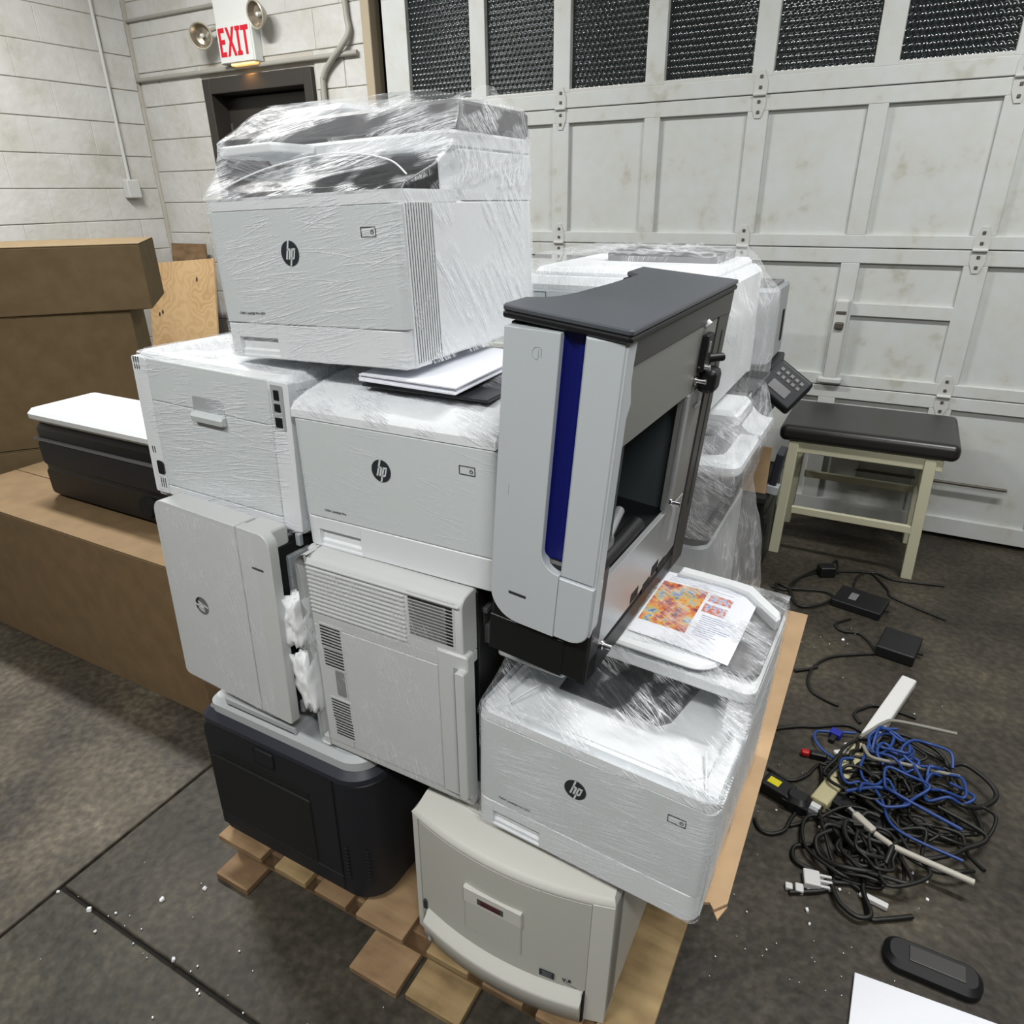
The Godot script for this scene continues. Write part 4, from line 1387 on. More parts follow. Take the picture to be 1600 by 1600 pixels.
	badge(t, Transform3D(Basis.from_euler(Vector3(0, -0.25, 0)), Vector3(-0.168, 0.026, zf + 0.0337)), 0.008, M.lid_grey, M.beige)
	var es := facing(t, "energy_label", rr(0.0, 0.03, 0.0, 0.018, 0.0005), 0.0, 0.0012, M.ink)
	es.transform = Transform3D(Basis.from_euler(Vector3(0, 0.11, 0)), Vector3(0.088, 0.095, zf + 0.0295))
	var el := MB.new()
	for k in 3:
		el.rbox(Vector3(0.015, 0.004 + k * 0.005, 0.0013), Vector3(0.022 - 0.004 * (k % 2), 0.0016, 0.0006), 0.0002)
	part(es, "label_print", el, M.lid_grey)
	text(t, "tray_lettering", "V.8", 0.012, M.ink, Transform3D(Basis.from_euler(Vector3(0, 0.2, 0)), Vector3(0.142, 0.103, zf + 0.0215)), true, 1.0, 0.0006)
	var ln := box(t, "tray_print", Vector3(0.146, 0.093, zf + 0.0205), Vector3(0.036, 0.0014, 0.001), M.lid_grey, 0.0002)


# tall narrow unit standing on the right-hand printer
func build_silver_unit() -> void:
	var t := thing("finisher_unit", "tall narrow silver and black printer module with a blue stripe, standing upright", "printer module", at(Vector3(-0.396, 0.9140, -1.046), -1.9, 0.8, -5.2))
	var zf := 0.25
	# dark carcass
	var side := MB.new()
	side.rbox(Vector3(-0.0755, 0.27, -0.005), Vector3(0.018, 0.52, 0.475), 0.004)
	part(t, "left_wall", side, M.black_plastic)
	box(t, "back_wall", Vector3(0.0, 0.27, -0.235), Vector3(0.165, 0.53, 0.02), M.taupe, 0.004)
	box(t, "base", Vector3(0.0, 0.028, 0.0), Vector3(0.165, 0.05, 0.46), M.black_plastic, 0.004)
	facing(t, "base_front", PackedVector2Array([Vector2(-0.0875, 0.0), Vector2(0.085, 0.0), Vector2(0.085, 0.2), Vector2(-0.0875, 0.2)]), zf - 0.05, zf - 0.013, M.black_plastic, 0.004)
	facing(t, "base_plate", PackedVector2Array([Vector2(-0.0875, 0.0), Vector2(0.0435, 0.0), Vector2(0.0435, 0.068), Vector2(-0.0875, 0.068)]), zf - 0.02, zf - 0.011, M.black_plastic, 0.001)
	box(t, "front_backing", Vector3(-0.005, 0.33, zf - 0.045), Vector3(0.155, 0.4, 0.03), M.black_plastic, 0.003)
	# silver front in two parts with the blue channel between
	var lp := PackedVector2Array()
	lp.append(Vector2(-0.083, 0.526))
	for k in 9:
		var a := PI + PI / 2 * k / 8
		lp.append(Vector2(-0.033 + 0.05 * cos(a), 0.128 + 0.05 * sin(a)))
	lp.append(Vector2(0.029, 0.078))
	lp.append(Vector2(0.029, 0.186))
	for k in 7:
		var a := -PI / 2 - PI / 2 * k / 6
		lp.append(Vector2(0.029 + 0.031 * cos(a), 0.218 + 0.031 * sin(a)))
	lp.append(Vector2(-0.002, 0.53))
	facing(t, "front_panel", lp, zf - 0.03, zf, M.silver, 0.003)
	facing(t, "front_panel", PackedVector2Array([Vector2(0.0305, 0.187), Vector2(0.0855, 0.187), Vector2(0.0855, 0.534), Vector2(0.0305, 0.532)]), zf - 0.03, zf, M.silver, 0.003)
	var bp := rr4(0.0305, 0.086, 0.082, 0.186, [0.002, 0.03, 0.0, 0.0], 6)
	facing(t, "front_panel", bp, zf - 0.03, zf + 0.003, M.silver, 0.003)
	var ch := MB.new()
	var rows: Array = []
	for y: float in [0.186, 0.2, 0.53]:
		var row := PackedVector3Array()
		for k in 9:
			var a := PI * k / 8
			row.append(Vector3(0.014 - 0.0175 * cos(a), y, zf - 0.002 - 0.02 * sin(a)))
		rows.append(row)
	ch.skin(rows)
	part(t, "blue_stripe", ch, M.blue)
	# faint embossed badge and slot marks
	var em := MB.new()
	var ring := PackedVector3Array()
	for k in 20:
		ring.append(Vector3(-0.032 + 0.008 * cos(0.9 + k * 0.2), 0.5 + 0.008 * sin(0.9 + k * 0.2), zf))
	em.tube(ring, 0.0006, 5)
	for q: Array in [[-0.031, 0.499, 0.006], [-0.027, 0.501, 0.006]]:
		em.rbox(Vector3(q[0], q[1], zf), Vector3(0.0012, 0.012, 0.001), 0.0003)
	part(t, "embossed_badge", em, M.emboss)
	box(t, "status_slot", Vector3(-0.036, 0.13, zf + 0.0002), Vector3(0.03, 0.0045, 0.002), M.ink, 0.001)
	box(t, "scratch", Vector3(-0.062, 0.3, zf), Vector3(0.001, 0.018, 0.0006), M.emboss, 0.0003)
	# silver cheek folded round the right edge
	facing_side(t, "silver_cheek", PackedVector2Array([Vector2(0.248, 0.10), Vector2(0.232, 0.12), Vector2(0.226, 0.14), Vector2(0.232, 0.2), Vector2(0.228, 0.3), Vector2(0.232, 0.34), Vector2(0.224, 0.4), Vector2(0.226, 0.43), Vector2(0.215, 0.45), Vector2(0.226, 0.485), Vector2(0.222, 0.532), Vector2(0.248, 0.534)]), 0.08, 0.0875, M.silver)
	# top board
	var tb := PackedVector2Array([Vector2(-0.096, -0.232), Vector2(-0.092, -0.238), Vector2(0.088, -0.256), Vector2(0.092, -0.252), Vector2(0.09, 0.236), Vector2(-0.082, 0.232), Vector2(-0.08, 0.155), Vector2(-0.055, 0.14), Vector2(-0.055, 0.02), Vector2(-0.06, -0.09), Vector2(-0.066, -0.13), Vector2(-0.076, -0.155), Vector2(-0.096, -0.175)])
	var b1 := MB.new()
	b1.prism(tb, 0.542, 0.550, flat(), 0.002, true)
	var b2 := MB.new()
	b2.prism(tb, 0.533, 0.5415, flat(), 0.002, true)
	part(t, "top_board", b1, M.board_grey)
	part(t, "top_board", b2, M.black_plastic)
	box(t, "cable_block", Vector3(-0.074, 0.53, -0.16), Vector3(0.02, 0.02, 0.03), M.navy, 0.003)
	# right side: dark band, steel plates round the window
	facing_side(t, "upper_band", PackedVector2Array([Vector2(0.244, 0.5), Vector2(0.244, 0.532), Vector2(-0.235, 0.532), Vector2(-0.235, 0.492), Vector2(-0.17, 0.498)]), 0.07, 0.087, M.taupe)
	facing_side(t, "steel_plate", PackedVector2Array([Vector2(0.244, 0.4995), Vector2(-0.165, 0.497), Vector2(-0.165, 0.388), Vector2(-0.056, 0.388), Vector2(0.244, 0.390)]), 0.076, 0.0845, M.steel)
	facing_side(t, "steel_plate", PackedVector2Array([Vector2(0.228, 0.178), Vector2(-0.064, 0.174), Vector2(-0.16, 0.174), Vector2(-0.16, 0.06), Vector2(0.05, 0.05), Vector2(0.228, 0.05)]), 0.076, 0.0845, M.steel_bright)
	facing_side(t, "steel_post", PackedVector2Array([Vector2(-0.058, 0.388), Vector2(-0.165, 0.388), Vector2(-0.165, 0.174), Vector2(-0.064, 0.174)]), 0.072, 0.0835, M.steel)
	facing_side(t, "post_flange", PackedVector2Array([Vector2(-0.058, 0.388), Vector2(-0.078, 0.388), Vector2(-0.083, 0.174), Vector2(-0.064, 0.174)]), 0.08, 0.0865, M.steel_bright)
	facing_side(t, "rear_rail", PackedVector2Array([Vector2(-0.168, 0.5), Vector2(-0.236, 0.5), Vector2(-0.236, 0.0), Vector2(-0.168, 0.0)]), 0.06, 0.086, M.taupe)
	facing_side(t, "lower_rail", PackedVector2Array([Vector2(0.236, 0.0), Vector2(-0.168, 0.0), Vector2(-0.168, 0.035), Vector2(0.236, 0.045)]), 0.07, 0.085, M.black_plastic)
	box(t, "rail_slot", Vector3(0.0855, 0.3, -0.205), Vector3(0.002, 0.34, 0.008), M.black_void, 0.0008)
	box(t, "rail_mark", Vector3(0.0865, 0.355, -0.13), Vector3(0.0015, 0.006, 0.03), M.steel_bright, 0.0005)
	for q: Array in [[0.05, 0.075], [-0.01, 0.062], [-0.05, 0.078], [-0.09, 0.065]]:
		box(t, "rail_cutout", Vector3(0.0842, q[1] - 0.012, q[0]), Vector3(0.002, 0.02, 0.035), M.black_void, 0.001)
	# inside of the window
	box(t, "inner_panel", Vector3(-0.02, 0.28, -0.02), Vector3(0.01, 0.26, 0.42), M.green_black, 0.003)
	box(t, "inner_floor", Vector3(0.03, 0.165, 0.06), Vector3(0.09, 0.01, 0.32), M.black_plastic, 0.002)
	box(t, "inner_roof", Vector3(0.03, 0.395, 0.06), Vector3(0.09, 0.01, 0.32), M.black_plastic, 0.002)
	box(t, "inner_end", Vector3(0.03, 0.28, -0.085), Vector3(0.1, 0.23, 0.01), M.green_black, 0.002)
	var ro := MB.new()
	ro.tube(PackedVector3Array([Vector3(0.06, 0.19, 0.2), Vector3(0.03, 0.2, 0.03)]), 0.009, 12)
	part(t, "feed_roller", ro, M.steel_bright)
	var ro2 := MB.new()
	ro2.tube(PackedVector3Array([Vector3(0.06, 0.175, 0.2), Vector3(0.06, 0.18, 0.02)]), 0.014, 12)
	part(t, "feed_roller", ro2, M.black_plastic)
	box(t, "inner_column", Vector3(0.05, 0.3, 0.185), Vector3(0.04, 0.17, 0.05), M.green_black, 0.006)
	box(t, "inner_column", Vector3(0.03, 0.3, 0.14), Vector3(0.01, 0.18, 0.012), M.lid_grey, 0.004)
	box(t, "inner_lever", Vector3(0.035, 0.275, 0.128), Vector3(0.012, 0.09, 0.025), M.printer_grey, 0.006)
	box(t, "inner_latch", Vector3(0.055, 0.213, 0.17), Vector3(0.03, 0.025, 0.05), M.lid_grey, 0.008)
	# black connector block and handle near the back
	box(t, "connector_plate", Vector3(0.089, 0.452, -0.105), Vector3(0.012, 0.06, 0.035), M.black_plastic, 0.003)
	box(t, "connector_block", Vector3(0.098, 0.402, -0.13), Vector3(0.03, 0.042, 0.045), M.black_plastic, 0.01)
	var pin := MB.new()
	pin.tube(PackedVector3Array([Vector3(0.085, 0.438, -0.115), Vector3(0.108, 0.438, -0.15)]), 0.007, 10)
	part(t, "connector_pin", pin, M.black_plastic)
	box(t, "connector_hole", Vector3(0.0956, 0.462, -0.1), Vector3(0.002, 0.018, 0.01), M.steel, 0.001)
	for q: Array in [[0.408, -0.088], [0.192, -0.068], [0.05, 0.19], [0.43, -0.095]]:
		var sc := MB.new()
		sc.tube(PackedVector3Array([Vector3(0.08, q[0], q[1]), Vector3(0.104, q[0] + 0.001, q[1])]), 0.0045, 8)
		sc.tube(PackedVector3Array([Vector3(0.086, q[0], q[1]), Vector3(0.09, q[0], q[1])]), 0.008, 8)
		part(t, "screw", sc, M.chrome)
	var pf := MB.new()
	pf.tube(PackedVector3Array([Vector3(0.084, 0.5, -0.095), Vector3(0.09, 0.496, -0.095)]), 0.007, 10)
	part(t, "cap_plug", pf, M.printer_white)
	facing_side(t, "side_label", PackedVector2Array([Vector2(-0.1, 0.17), Vector2(-0.125, 0.17), Vector2(-0.125, 0.095), Vector2(-0.1, 0.095)]), 0.084, 0.085, M.printer_grey)


# polygon (z, y) on the right side, from x0 to x1
func facing_side(o: Node3D, called: String, prof: PackedVector2Array, x0: float, x1: float, m: Material, bevel := 0.0012) -> MeshInstance3D:
	var b := MB.new()
	b.prism(prof, x0, x1, Transform3D(Basis(Vector3(0, 0, 1), Vector3(0, 1, 0), Vector3(1, 0, 0)), Vector3.ZERO), bevel)
	return part(o, called, b, m)


# ------------------------------------------------------------------ pallet and what lies between
func build_pallet() -> void:
	var t := thing("pallet", "worn wooden pallet carrying the whole pile of printers", "pallet", shift(Vector3.ZERO))
	var tops := [[-1.284, -1.134], [-1.088, -0.988], [-0.958, -0.862], [-0.832, -0.700], [-0.640, -0.535], [-0.500, -0.405], [-0.375, -0.285], [-0.262, -0.160]]
	for k in tops.size():
		var q: Array = tops[k]
		box(t, "deck_board", Vector3((q[0] + q[1]) / 2, 0.1035, -1.36 + rng.randf_range(-0.004, 0.004)), Vector3(q[1] - q[0], 0.019, 1.22), M["wood_%d" % (k % 3)], 0.003)
	for z: float in [-0.805, -1.36, -1.915]:
		box(t, "stringer", Vector3(-0.722, 0.057, z), Vector3(1.11, 0.074, 0.038), M.wood_2, 0.003)
	var lows := [[-1.275, -1.165, -0.715], [-0.815, -0.685, -0.69], [-0.668, -0.53, -0.70], [-0.30, -0.17, -0.72]]
	for k in lows.size():
		var q: Array = lows[k]
		box(t, "bottom_board", Vector3((q[0] + q[1]) / 2, 0.0105, (q[2] - 1.95) / 2), Vector3(q[1] - q[0], 0.019, q[2] + 1.95), M["wood_%d" % ((k + 2) % 3)], 0.003)
	# cardboard sheet between the layers
	var c := MB.new()
	c.prism(PackedVector2Array([Vector2(-0.70, 0.90), Vector2(-0.50, 0.86), Vector2(-0.115, 0.828), Vector2(-0.094, 0.838), Vector2(-0.085, 0.828), Vector2(-0.067, 0.85), Vector2(-0.065, 1.83), Vector2(-0.70, 1.83)]), 0.508, 0.514, flat())
	var n := part(self, numbered("cardboard_sheet"), c, M.cardboard_light)
	n.set_meta("label", "tan cardboard sheet lying flat under the right-hand printer, its long edge sticking out")
	n.set_meta("category", "cardboard")
	var fl := MB.new()
	fl.prism(PackedVector2Array([Vector2(-0.084, 0.829), Vector2(-0.066, 0.85), Vector2(-0.076, 0.819)]), 0.503, 0.507, flat())
	part(n, "torn_corner", fl, M.cardboard_light)


# second row of the pile, behind the first
func build_back_row() -> void:
	# dark base printer under the cardboard
	var t := thing("laser_printer", "black printer in the second row, seen through the gap between the navy and beige printers", "printer", shift(Vector3(-0.62, 0.1145, -1.62)))
	upright(t, "body", rr(-0.36, 0.36, -0.26, 0.26, 0.03), 0.0, 0.36, M.black_plastic, 0.01, true)
	upright(t, "lid", rr(-0.34, 0.34, -0.24, 0.24, 0.03), 0.36, 0.383, M.navy, 0.008)
	# lower wrapped office machine
	t = thing("multifunction_printer", "film-wrapped grey multifunction printer in the second row, on the cardboard sheet", "printer", shift(Vector3(0, 0.515, 0)))
	upright(t, "body", rr(-0.70, -0.28, 1.42, 1.84, 0.03), 0.0, 0.35, M.printer_grey, 0.01, true)
	box(t, "paper_drawer", Vector3(-0.49, 0.09, -1.418), Vector3(0.4, 0.14, 0.02), M.printer_grey, 0.006)
	upright(t, "dark_band", rr(-0.69, -0.285, 1.425, 1.82, 0.03), 0.345, 0.385, M.black_plastic, 0.004)
	upright(t, "output_bay", rr(-0.69, -0.3, 1.44, 1.82, 0.02), 0.38, 0.52, M.lid_grey, 0.004)
	var cp := box(t, "control_panel", Vector3(-0.44, 0.45, -1.43), Vector3(0.28, 0.1, 0.03), M.lid_grey, 0.012, 2)
	upright(t, "scanner_bed", rr(-0.70, -0.235, 1.43, 1.84, 0.03), 0.515, 0.548, M.printer_white, 0.008, true)
	upright(t, "scanner_lid", rr(-0.68, -0.28, 1.48, 1.82, 0.03), 0.548, 0.61, M.lid_grey, 0.03)
	upright(t, "feeder_cover", rr(-0.66, -0.268, 1.54, 1.70, 0.02), 0.600, 0.632, M.printer_white, 0.01)
	var fin := PackedVector2Array()
	for k in 8:
		var a := PI + PI / 2 * k / 7
		fin.append(Vector2(-0.243 + 0.05 * cos(a), 0.61 + 0.06 * sin(a)))
	fin.append(Vector2(-0.232, 0.55))
	fin.append(Vector2(-0.232, 0.542))
	fin.append(Vector2(-0.293, 0.542))
	fin.append(Vector2(-0.293, 0.615))
	facing(t, "feeder_tray", fin, -1.82, -1.66, M.printer_white, 0.004)
	film_round(t, [[0.0, -0.71, -0.195, -1.85, -1.40, -1.40], [0.2, -0.71, -0.215, -1.85, -1.40, -1.40], [0.36, -0.71, -0.255, -1.85, -1.40, -1.40], [0.42, -0.71, -0.26, -1.85, -1.408, -1.405], [0.53, -0.71, -0.228, -1.85, -1.42, -1.42], [0.58, -0.70, -0.25, -1.85, -1.45, -1.47], [0.64, -0.68, -0.262, -1.84, -1.52, -1.53]], M.film_dusty, 21, 0.008, null, 0.03)
	film_round(t, [[0.375, -0.695, -0.262, -1.85, -1.402, -1.402], [0.53, -0.705, -0.225, -1.852, -1.416, -1.416], [0.635, -0.68, -0.257, -1.84, -1.5, -1.51]], M.film_top, 22, 0.006, null, 0.03)
	# wrapped white printer on top of it
	t = thing("laser_printer", "film-wrapped white printer in the second row, behind the upright silver unit", "printer", shift(Vector3(-0.55, 1.155, -1.68)))
	upright(t, "body", rr(-0.22, 0.235, -0.245, 0.23, 0.03), 0.0, 0.273, M.printer_white, 0.015, true)
	facing(t, "front_door", rr(-0.215, 0.19, 0.03, 0.248, 0.01), 0.2, 0.249, M.printer_panel, 0.003)
	var pb := MB.new()
	for q: Array in [[-0.165, 0.242, 0.05, 0.0016], [-0.165, 0.212, 0.05, 0.0016], [-0.19, 0.227, 0.0016, 0.03], [-0.14, 0.227, 0.0016, 0.03]]:
		pb.rbox(Vector3(q[0], q[1], 0.2495), Vector3(q[2], q[3], 0.002), 0.0004)
	part(t, "power_button", pb, M.ink)
	upright(t, "top_cover", rr(-0.2, 0.21, -0.2, 0.22, 0.03), 0.273, 0.288, M.printer_white, 0.008)
	upright(t, "output_tray", rr(-0.1, 0.17, 0.0, 0.2, 0.02), 0.286, 0.31, M.lid_grey, 0.006)
	film_round(t, [[0.002, -0.225, 0.285, -0.24, 0.252, 0.252], [0.148, -0.225, 0.285, -0.24, 0.252, 0.252], [0.208, -0.225, 0.285, -0.24, 0.252, 0.25], [0.248, -0.225, 0.25, -0.24, 0.252, 0.247], [0.283, -0.22, 0.225, -0.235, 0.245, 0.24], [0.316, -0.2, 0.2, -0.2, 0.19, 0.18]], M.film_dusty, 23, 0.006, M.film_top, 0.03)


# office machine against the door, on a black base
func build_copier() -> void:
	var t := thing("office_copier", "grey office copier on a black cabinet, its key panel hanging beside the bench", "copier", shift(Vector3(0, 0, 0)))
	upright(t, "cabinet", rr(-0.92, -0.345, 2.84, 3.28, 0.01), 0.0, 0.40, M.black_plastic, 0.006, true)
	box(t, "cabinet_lid", Vector3(-0.63, 0.415, -3.05), Vector3(0.58, 0.03, 0.47), M.black_void, 0.006)
	box(t, "cabinet_door", Vector3(-0.345, 0.17, -3.02), Vector3(0.012, 0.30, 0.3), M.navy_panel, 0.004)
	box(t, "door_grip", Vector3(-0.338, 0.24, -2.93), Vector3(0.006, 0.06, 0.012), M.black_void, 0.002)
	upright(t, "engine", rr(-0.92, -0.50, 2.80, 3.25, 0.02), 0.43, 0.98, M.black_plastic, 0.01, true)
	upright(t, "side_tray", rr(-0.5, -0.385, 2.78, 3.1, 0.01), 0.76, 0.978, M.navy, 0.01, true)
	# grey scanner head, a shallow dark tray on top
	upright(t, "scanner_head", rr(-0.92, -0.405, 2.76, 3.12, 0.03), 0.98, 1.262, M.printer_grey, 0.01, true)
	box(t, "head_tray", Vector3(-0.62, 1.266, -2.93), Vector3(0.36, 0.012, 0.22), M.dark_tray, 0.004)
	box(t, "head_grille", Vector3(-0.435, 1.267, -2.93), Vector3(0.03, 0.012, 0.22), M.lid_grey, 0.004)
	box(t, "side_hatch", Vector3(-0.404, 1.1, -3.02), Vector3(0.006, 0.12, 0.03), M.black_void, 0.002)
	box(t, "white_bracket", Vector3(-0.475, 1.03, -2.745), Vector3(0.035, 0.14, 0.03), M.printer_white, 0.01, 2)
	# key panel on its arm
	var arm := MB.new()
	arm.tube(PackedVector3Array([Vector3(-0.46, 0.94, -2.85), Vector3(-0.40, 0.90, -2.76), Vector3(-0.345, 0.90, -2.72)]), 0.022, 10)
	part(t, "panel_arm", arm, M.navy)
	var x := Transform3D(Basis.from_euler(Vector3(deg_to_rad(-28), deg_to_rad(12), deg_to_rad(-38))), Vector3(-0.322, 0.93, -2.71))
	var p := MB.new()
	p.rbox(Vector3(0, 0, -0.015), Vector3(0.15, 0.135, 0.08), 0.012, x, 2)
	var pn := part(t, "key_panel", p, M.navy)
	var s := MB.new()
	s.rbox(Vector3(-0.005, -0.025, 0.026), Vector3(0.08, 0.035, 0.004), 0.001, x)
	part(pn, "screen", s, M.lid_grey)
	for k in 10:
		var kb := MB.new()
		kb.rbox(Vector3(-0.045 + 0.022 * (k % 5), 0.015 + 0.022 * int(k / 5.0), 0.026), Vector3(0.014, 0.012, 0.004), 0.001, x)
		part(pn, "key", kb, M.lid_grey)
	# things on the cabinet
	var cd := MB.new()
	cd.rbox(Vector3(-0.40, 0.535, -2.86), Vector3(0.10, 0.205, 0.006), 0.001)
	var n := part(self, numbered("cardboard_piece"), cd, M.cardboard_light)
	n.set_meta("label", "small tan cardboard piece standing on the black cabinet of the copier")
	n.set_meta("category", "cardboard")
	t = thing("plastic_tray", "small slate-blue plastic tray on end beside the cardboard piece on the black cabinet", "tray", at(Vector3(-0.335, 0.43, -2.93), 0, 0, -6))
	box(t, "tray_shell", Vector3(0, 0.09, 0), Vector3(0.03, 0.18, 0.12), M.navy_light, 0.006)
	box(t, "tray_foot", Vector3(0.005, 0.02, 0.04), Vector3(0.05, 0.04, 0.05), M.printer_grey, 0.005)


func build_bench() -> void:
	var t := thing("bench", "cream painted wooden bench with a black vinyl cushion in front of the garage door", "bench", shift(Vector3(-0.02, 0, -3.41)))
	var cu := MB.new()
	cu.rbox(Vector3(0, 0.608, 0), Vector3(0.70, 0.075, 0.48), 0.03, Transform3D.IDENTITY, 3)
	part(t, "cushion", cu, M.vinyl)
	for z: float in [0.205, -0.205]:
		box(t, "apron", Vector3(0, 0.545, z), Vector3(0.60, 0.05, 0.025), M.bench_paint, 0.004)
		box(t, "stretcher", Vector3(0, 0.24 if z > 0 else 0.275, z), Vector3(0.5, 0.035, 0.022), M.bench_paint, 0.004)
	for x: float in [-0.285, 0.255]:
		box(t, "apron", Vector3(x, 0.545, 0), Vector3(0.025, 0.05, 0.4), M.bench_paint, 0.004)
		box(t, "stretcher", Vector3(x, 0.36, 0), Vector3(0.022, 0.03, 0.4), M.bench_paint, 0.004)
		for z: float in [0.2, -0.2]:
			var b := MB.new()
			var f := 1.0 if z > 0 else 0.0
			b.rbox(Vector3(0, 0.285, 0), Vector3(0.045, 0.57, 0.04), 0.005, Transform3D(Basis(Vector3(1, 0, 0), Vector3(-0.03 * signf(x), 1, 0.03 * signf(z)), Vector3(0, 0, 1)), Vector3(x + 0.015 * signf(x), 0, z - 0.01 * signf(z))))
			part(t, "leg", b, M.bench_paint)


func build_left_pile() -> void:
	carton("carton", "large plain brown cardboard carton on the floor left of the pallet", Vector3(-2.45, 0, -1.40), Vector3(1.35, 0.575, 0.55), M.cardboard, 0.0)
	var t := thing("laser_printer", "dark grey printer with a white lid on the large brown carton", "printer", shift(Vector3(-2.30, 0.577, -1.52)))
	upright(t, "body", rr(-0.4, 0.42, -0.22, 0.06, 0.04), 0.0, 0.29, M.black_plastic, 0.02, true)
	facing(t, "front_cover", rr(-0.38, 0.40, 0.13, 0.228, 0.02), 0.19, 0.226, M.navy, 0.006)
	facing(t, "front_rail", rr(-0.39, 0.41, 0.228, 0.236, 0.004), 0.19, 0.23, M.lid_grey, 0.002)
	facing(t, "drawer_front", rr(-0.38, 0.40, 0.015, 0.12, 0.02), 0.19, 0.225, M.black_plastic, 0.006)
	var kn := MB.new()
	kn.lathe(PackedVector2Array([Vector2(0.0, 0.02), Vector2(0.035, 0.018), Vector2(0.04, 0.0)]), 20, Transform3D(Basis.from_euler(Vector3(PI / 2, 0, 0)), Vector3(0.2, 0.075, 0.225)))
	part(t, "knob", kn, M.black_void)
	upright(t, "lid", rr(-0.41, 0.43, -0.225, 0.05, 0.03), 0.292, 0.338, M.printer_white, 0.015, true)
	carton("carton", "olive brown carton standing on the floor behind the dark grey printer, lowest of three", Vector3(-3.36, 0, -1.83), Vector3(0.74, 0.6, 0.55), M.cardboard_dull, 50.0)
	carton("carton", "olive brown carton in the middle of the stack of three beside the plywood", Vector3(-3.36, 0.602, -1.83), Vector3(0.72, 0.56, 0.55), M.cardboard_dull, 50.0)
	carton("carton", "olive brown carton topmost of the stack of three beside the plywood", Vector3(-3.289, 1.164, -1.891), Vector3(0.74, 0.265, 0.55), M.cardboard_dull, 48.0)
	# plywood leaning on the wall
	var p := MB.new()
	p.rbox(Vector3(0, 0.6, 0), Vector3(0.69, 1.2, 0.016), 0.002)
	var n := part(self, numbered("plywood_sheet"), p, M.plywood)
	n.transform = Transform3D(Basis.from_euler(Vector3(deg_to_rad(-13), 0, deg_to_rad(4.5))), Vector3(-4.40, 0.03, -3.16))
	n.set_meta("label", "pale knotty plywood sheet leaning against the block wall left of the pile")
	n.set_meta("category", "plywood")
	var kb := MB.new()
	for q: Array in [[0.17, 1.07], [-0.21, 0.86], [-0.245, 0.845]]:
		kb.lathe(PackedVector2Array([Vector2(0.0, 0.0005), Vector2(0.012, 0.0004), Vector2(0.013, 0.0)]), 10, Transform3D(Basis.from_euler(Vector3(PI / 2, 0, 0)) * Basis.from_scale(Vector3(0.8, 1, 1.3)), Vector3(q[0], q[1], 0.0082)))
	part(n, "knot", kb, M.knot)
	p = MB.new()
	p.rbox(Vector3(0, 0.645, 0), Vector3(0.36, 1.29, 0.018), 0.002)
	n = part(self, numbered("plank"), p, M.wood_2)
	n.transform = Transform3D(Basis.from_euler(Vector3(deg_to_rad(-6), 0, 0)), Vector3(-4.66, 0.012, -3.52))
	n.set_meta("label", "brown streaky board standing in the corner behind the pale plywood sheet")
	n.set_meta("category", "board")


func carton(called: String, label: String, p: Vector3, s: Vector3, m: Material, yaw: float) -> void:
	var t := thing(called, label, "carton", at(p, yaw))
	box(t, "carton_body", Vector3(0, s.y / 2 - 0.003, 0), Vector3(s.x, s.y - 0.006, s.z), m, 0.004)
	for k: float in [-1.0, 1.0]:
		box(t, "flap", Vector3(0, s.y - 0.003, k * s.z * 0.251), Vector3(s.x, 0.005, s.z * 0.495), m, 0.002)


# ------------------------------------------------------------------ floor clutter on the right
func cable(called: String, label: String, pts: Array, r: float, m: Material, y := 0.0, group := "") -> Node3D:
	var b := MB.new()
	var sp := spline(pts, y + r + 0.001, 7)
	b.tube(sp, r, 7)
	var n := part(self, numbered(called), b, m)
	n.set_meta("label", label)
	n.set_meta("category", "cable")
	if group:
		n.set_meta("group", group)
	return n


func brick(called: String, label: String, p: Vector3, s: Vector3, yaw: float, m: Material, sticker: Material = null, st := Vector2(0.03, 0.02)) -> Node3D:
	var t := thing(called, label, "power adapter", at(p, yaw))
	var b := MB.new()
	b.rbox(Vector3(0, s.y / 2, 0), s, minf(s.y, s.x) * 0.16, Transform3D.IDENTITY, 2)
	part(t, "case", b, m)
	if sticker:
		box(t, "sticker", Vector3(-s.x * 0.15, s.y + 0.0002, 0), Vector3(st.x, 0.001, st.y), sticker, 0.0003)
	box(t, "strain_relief", Vector3(s.x / 2 + 0.008, s.y * 0.45, 0), Vector3(0.02, 0.01, 0.01), m, 0.003)
	return t


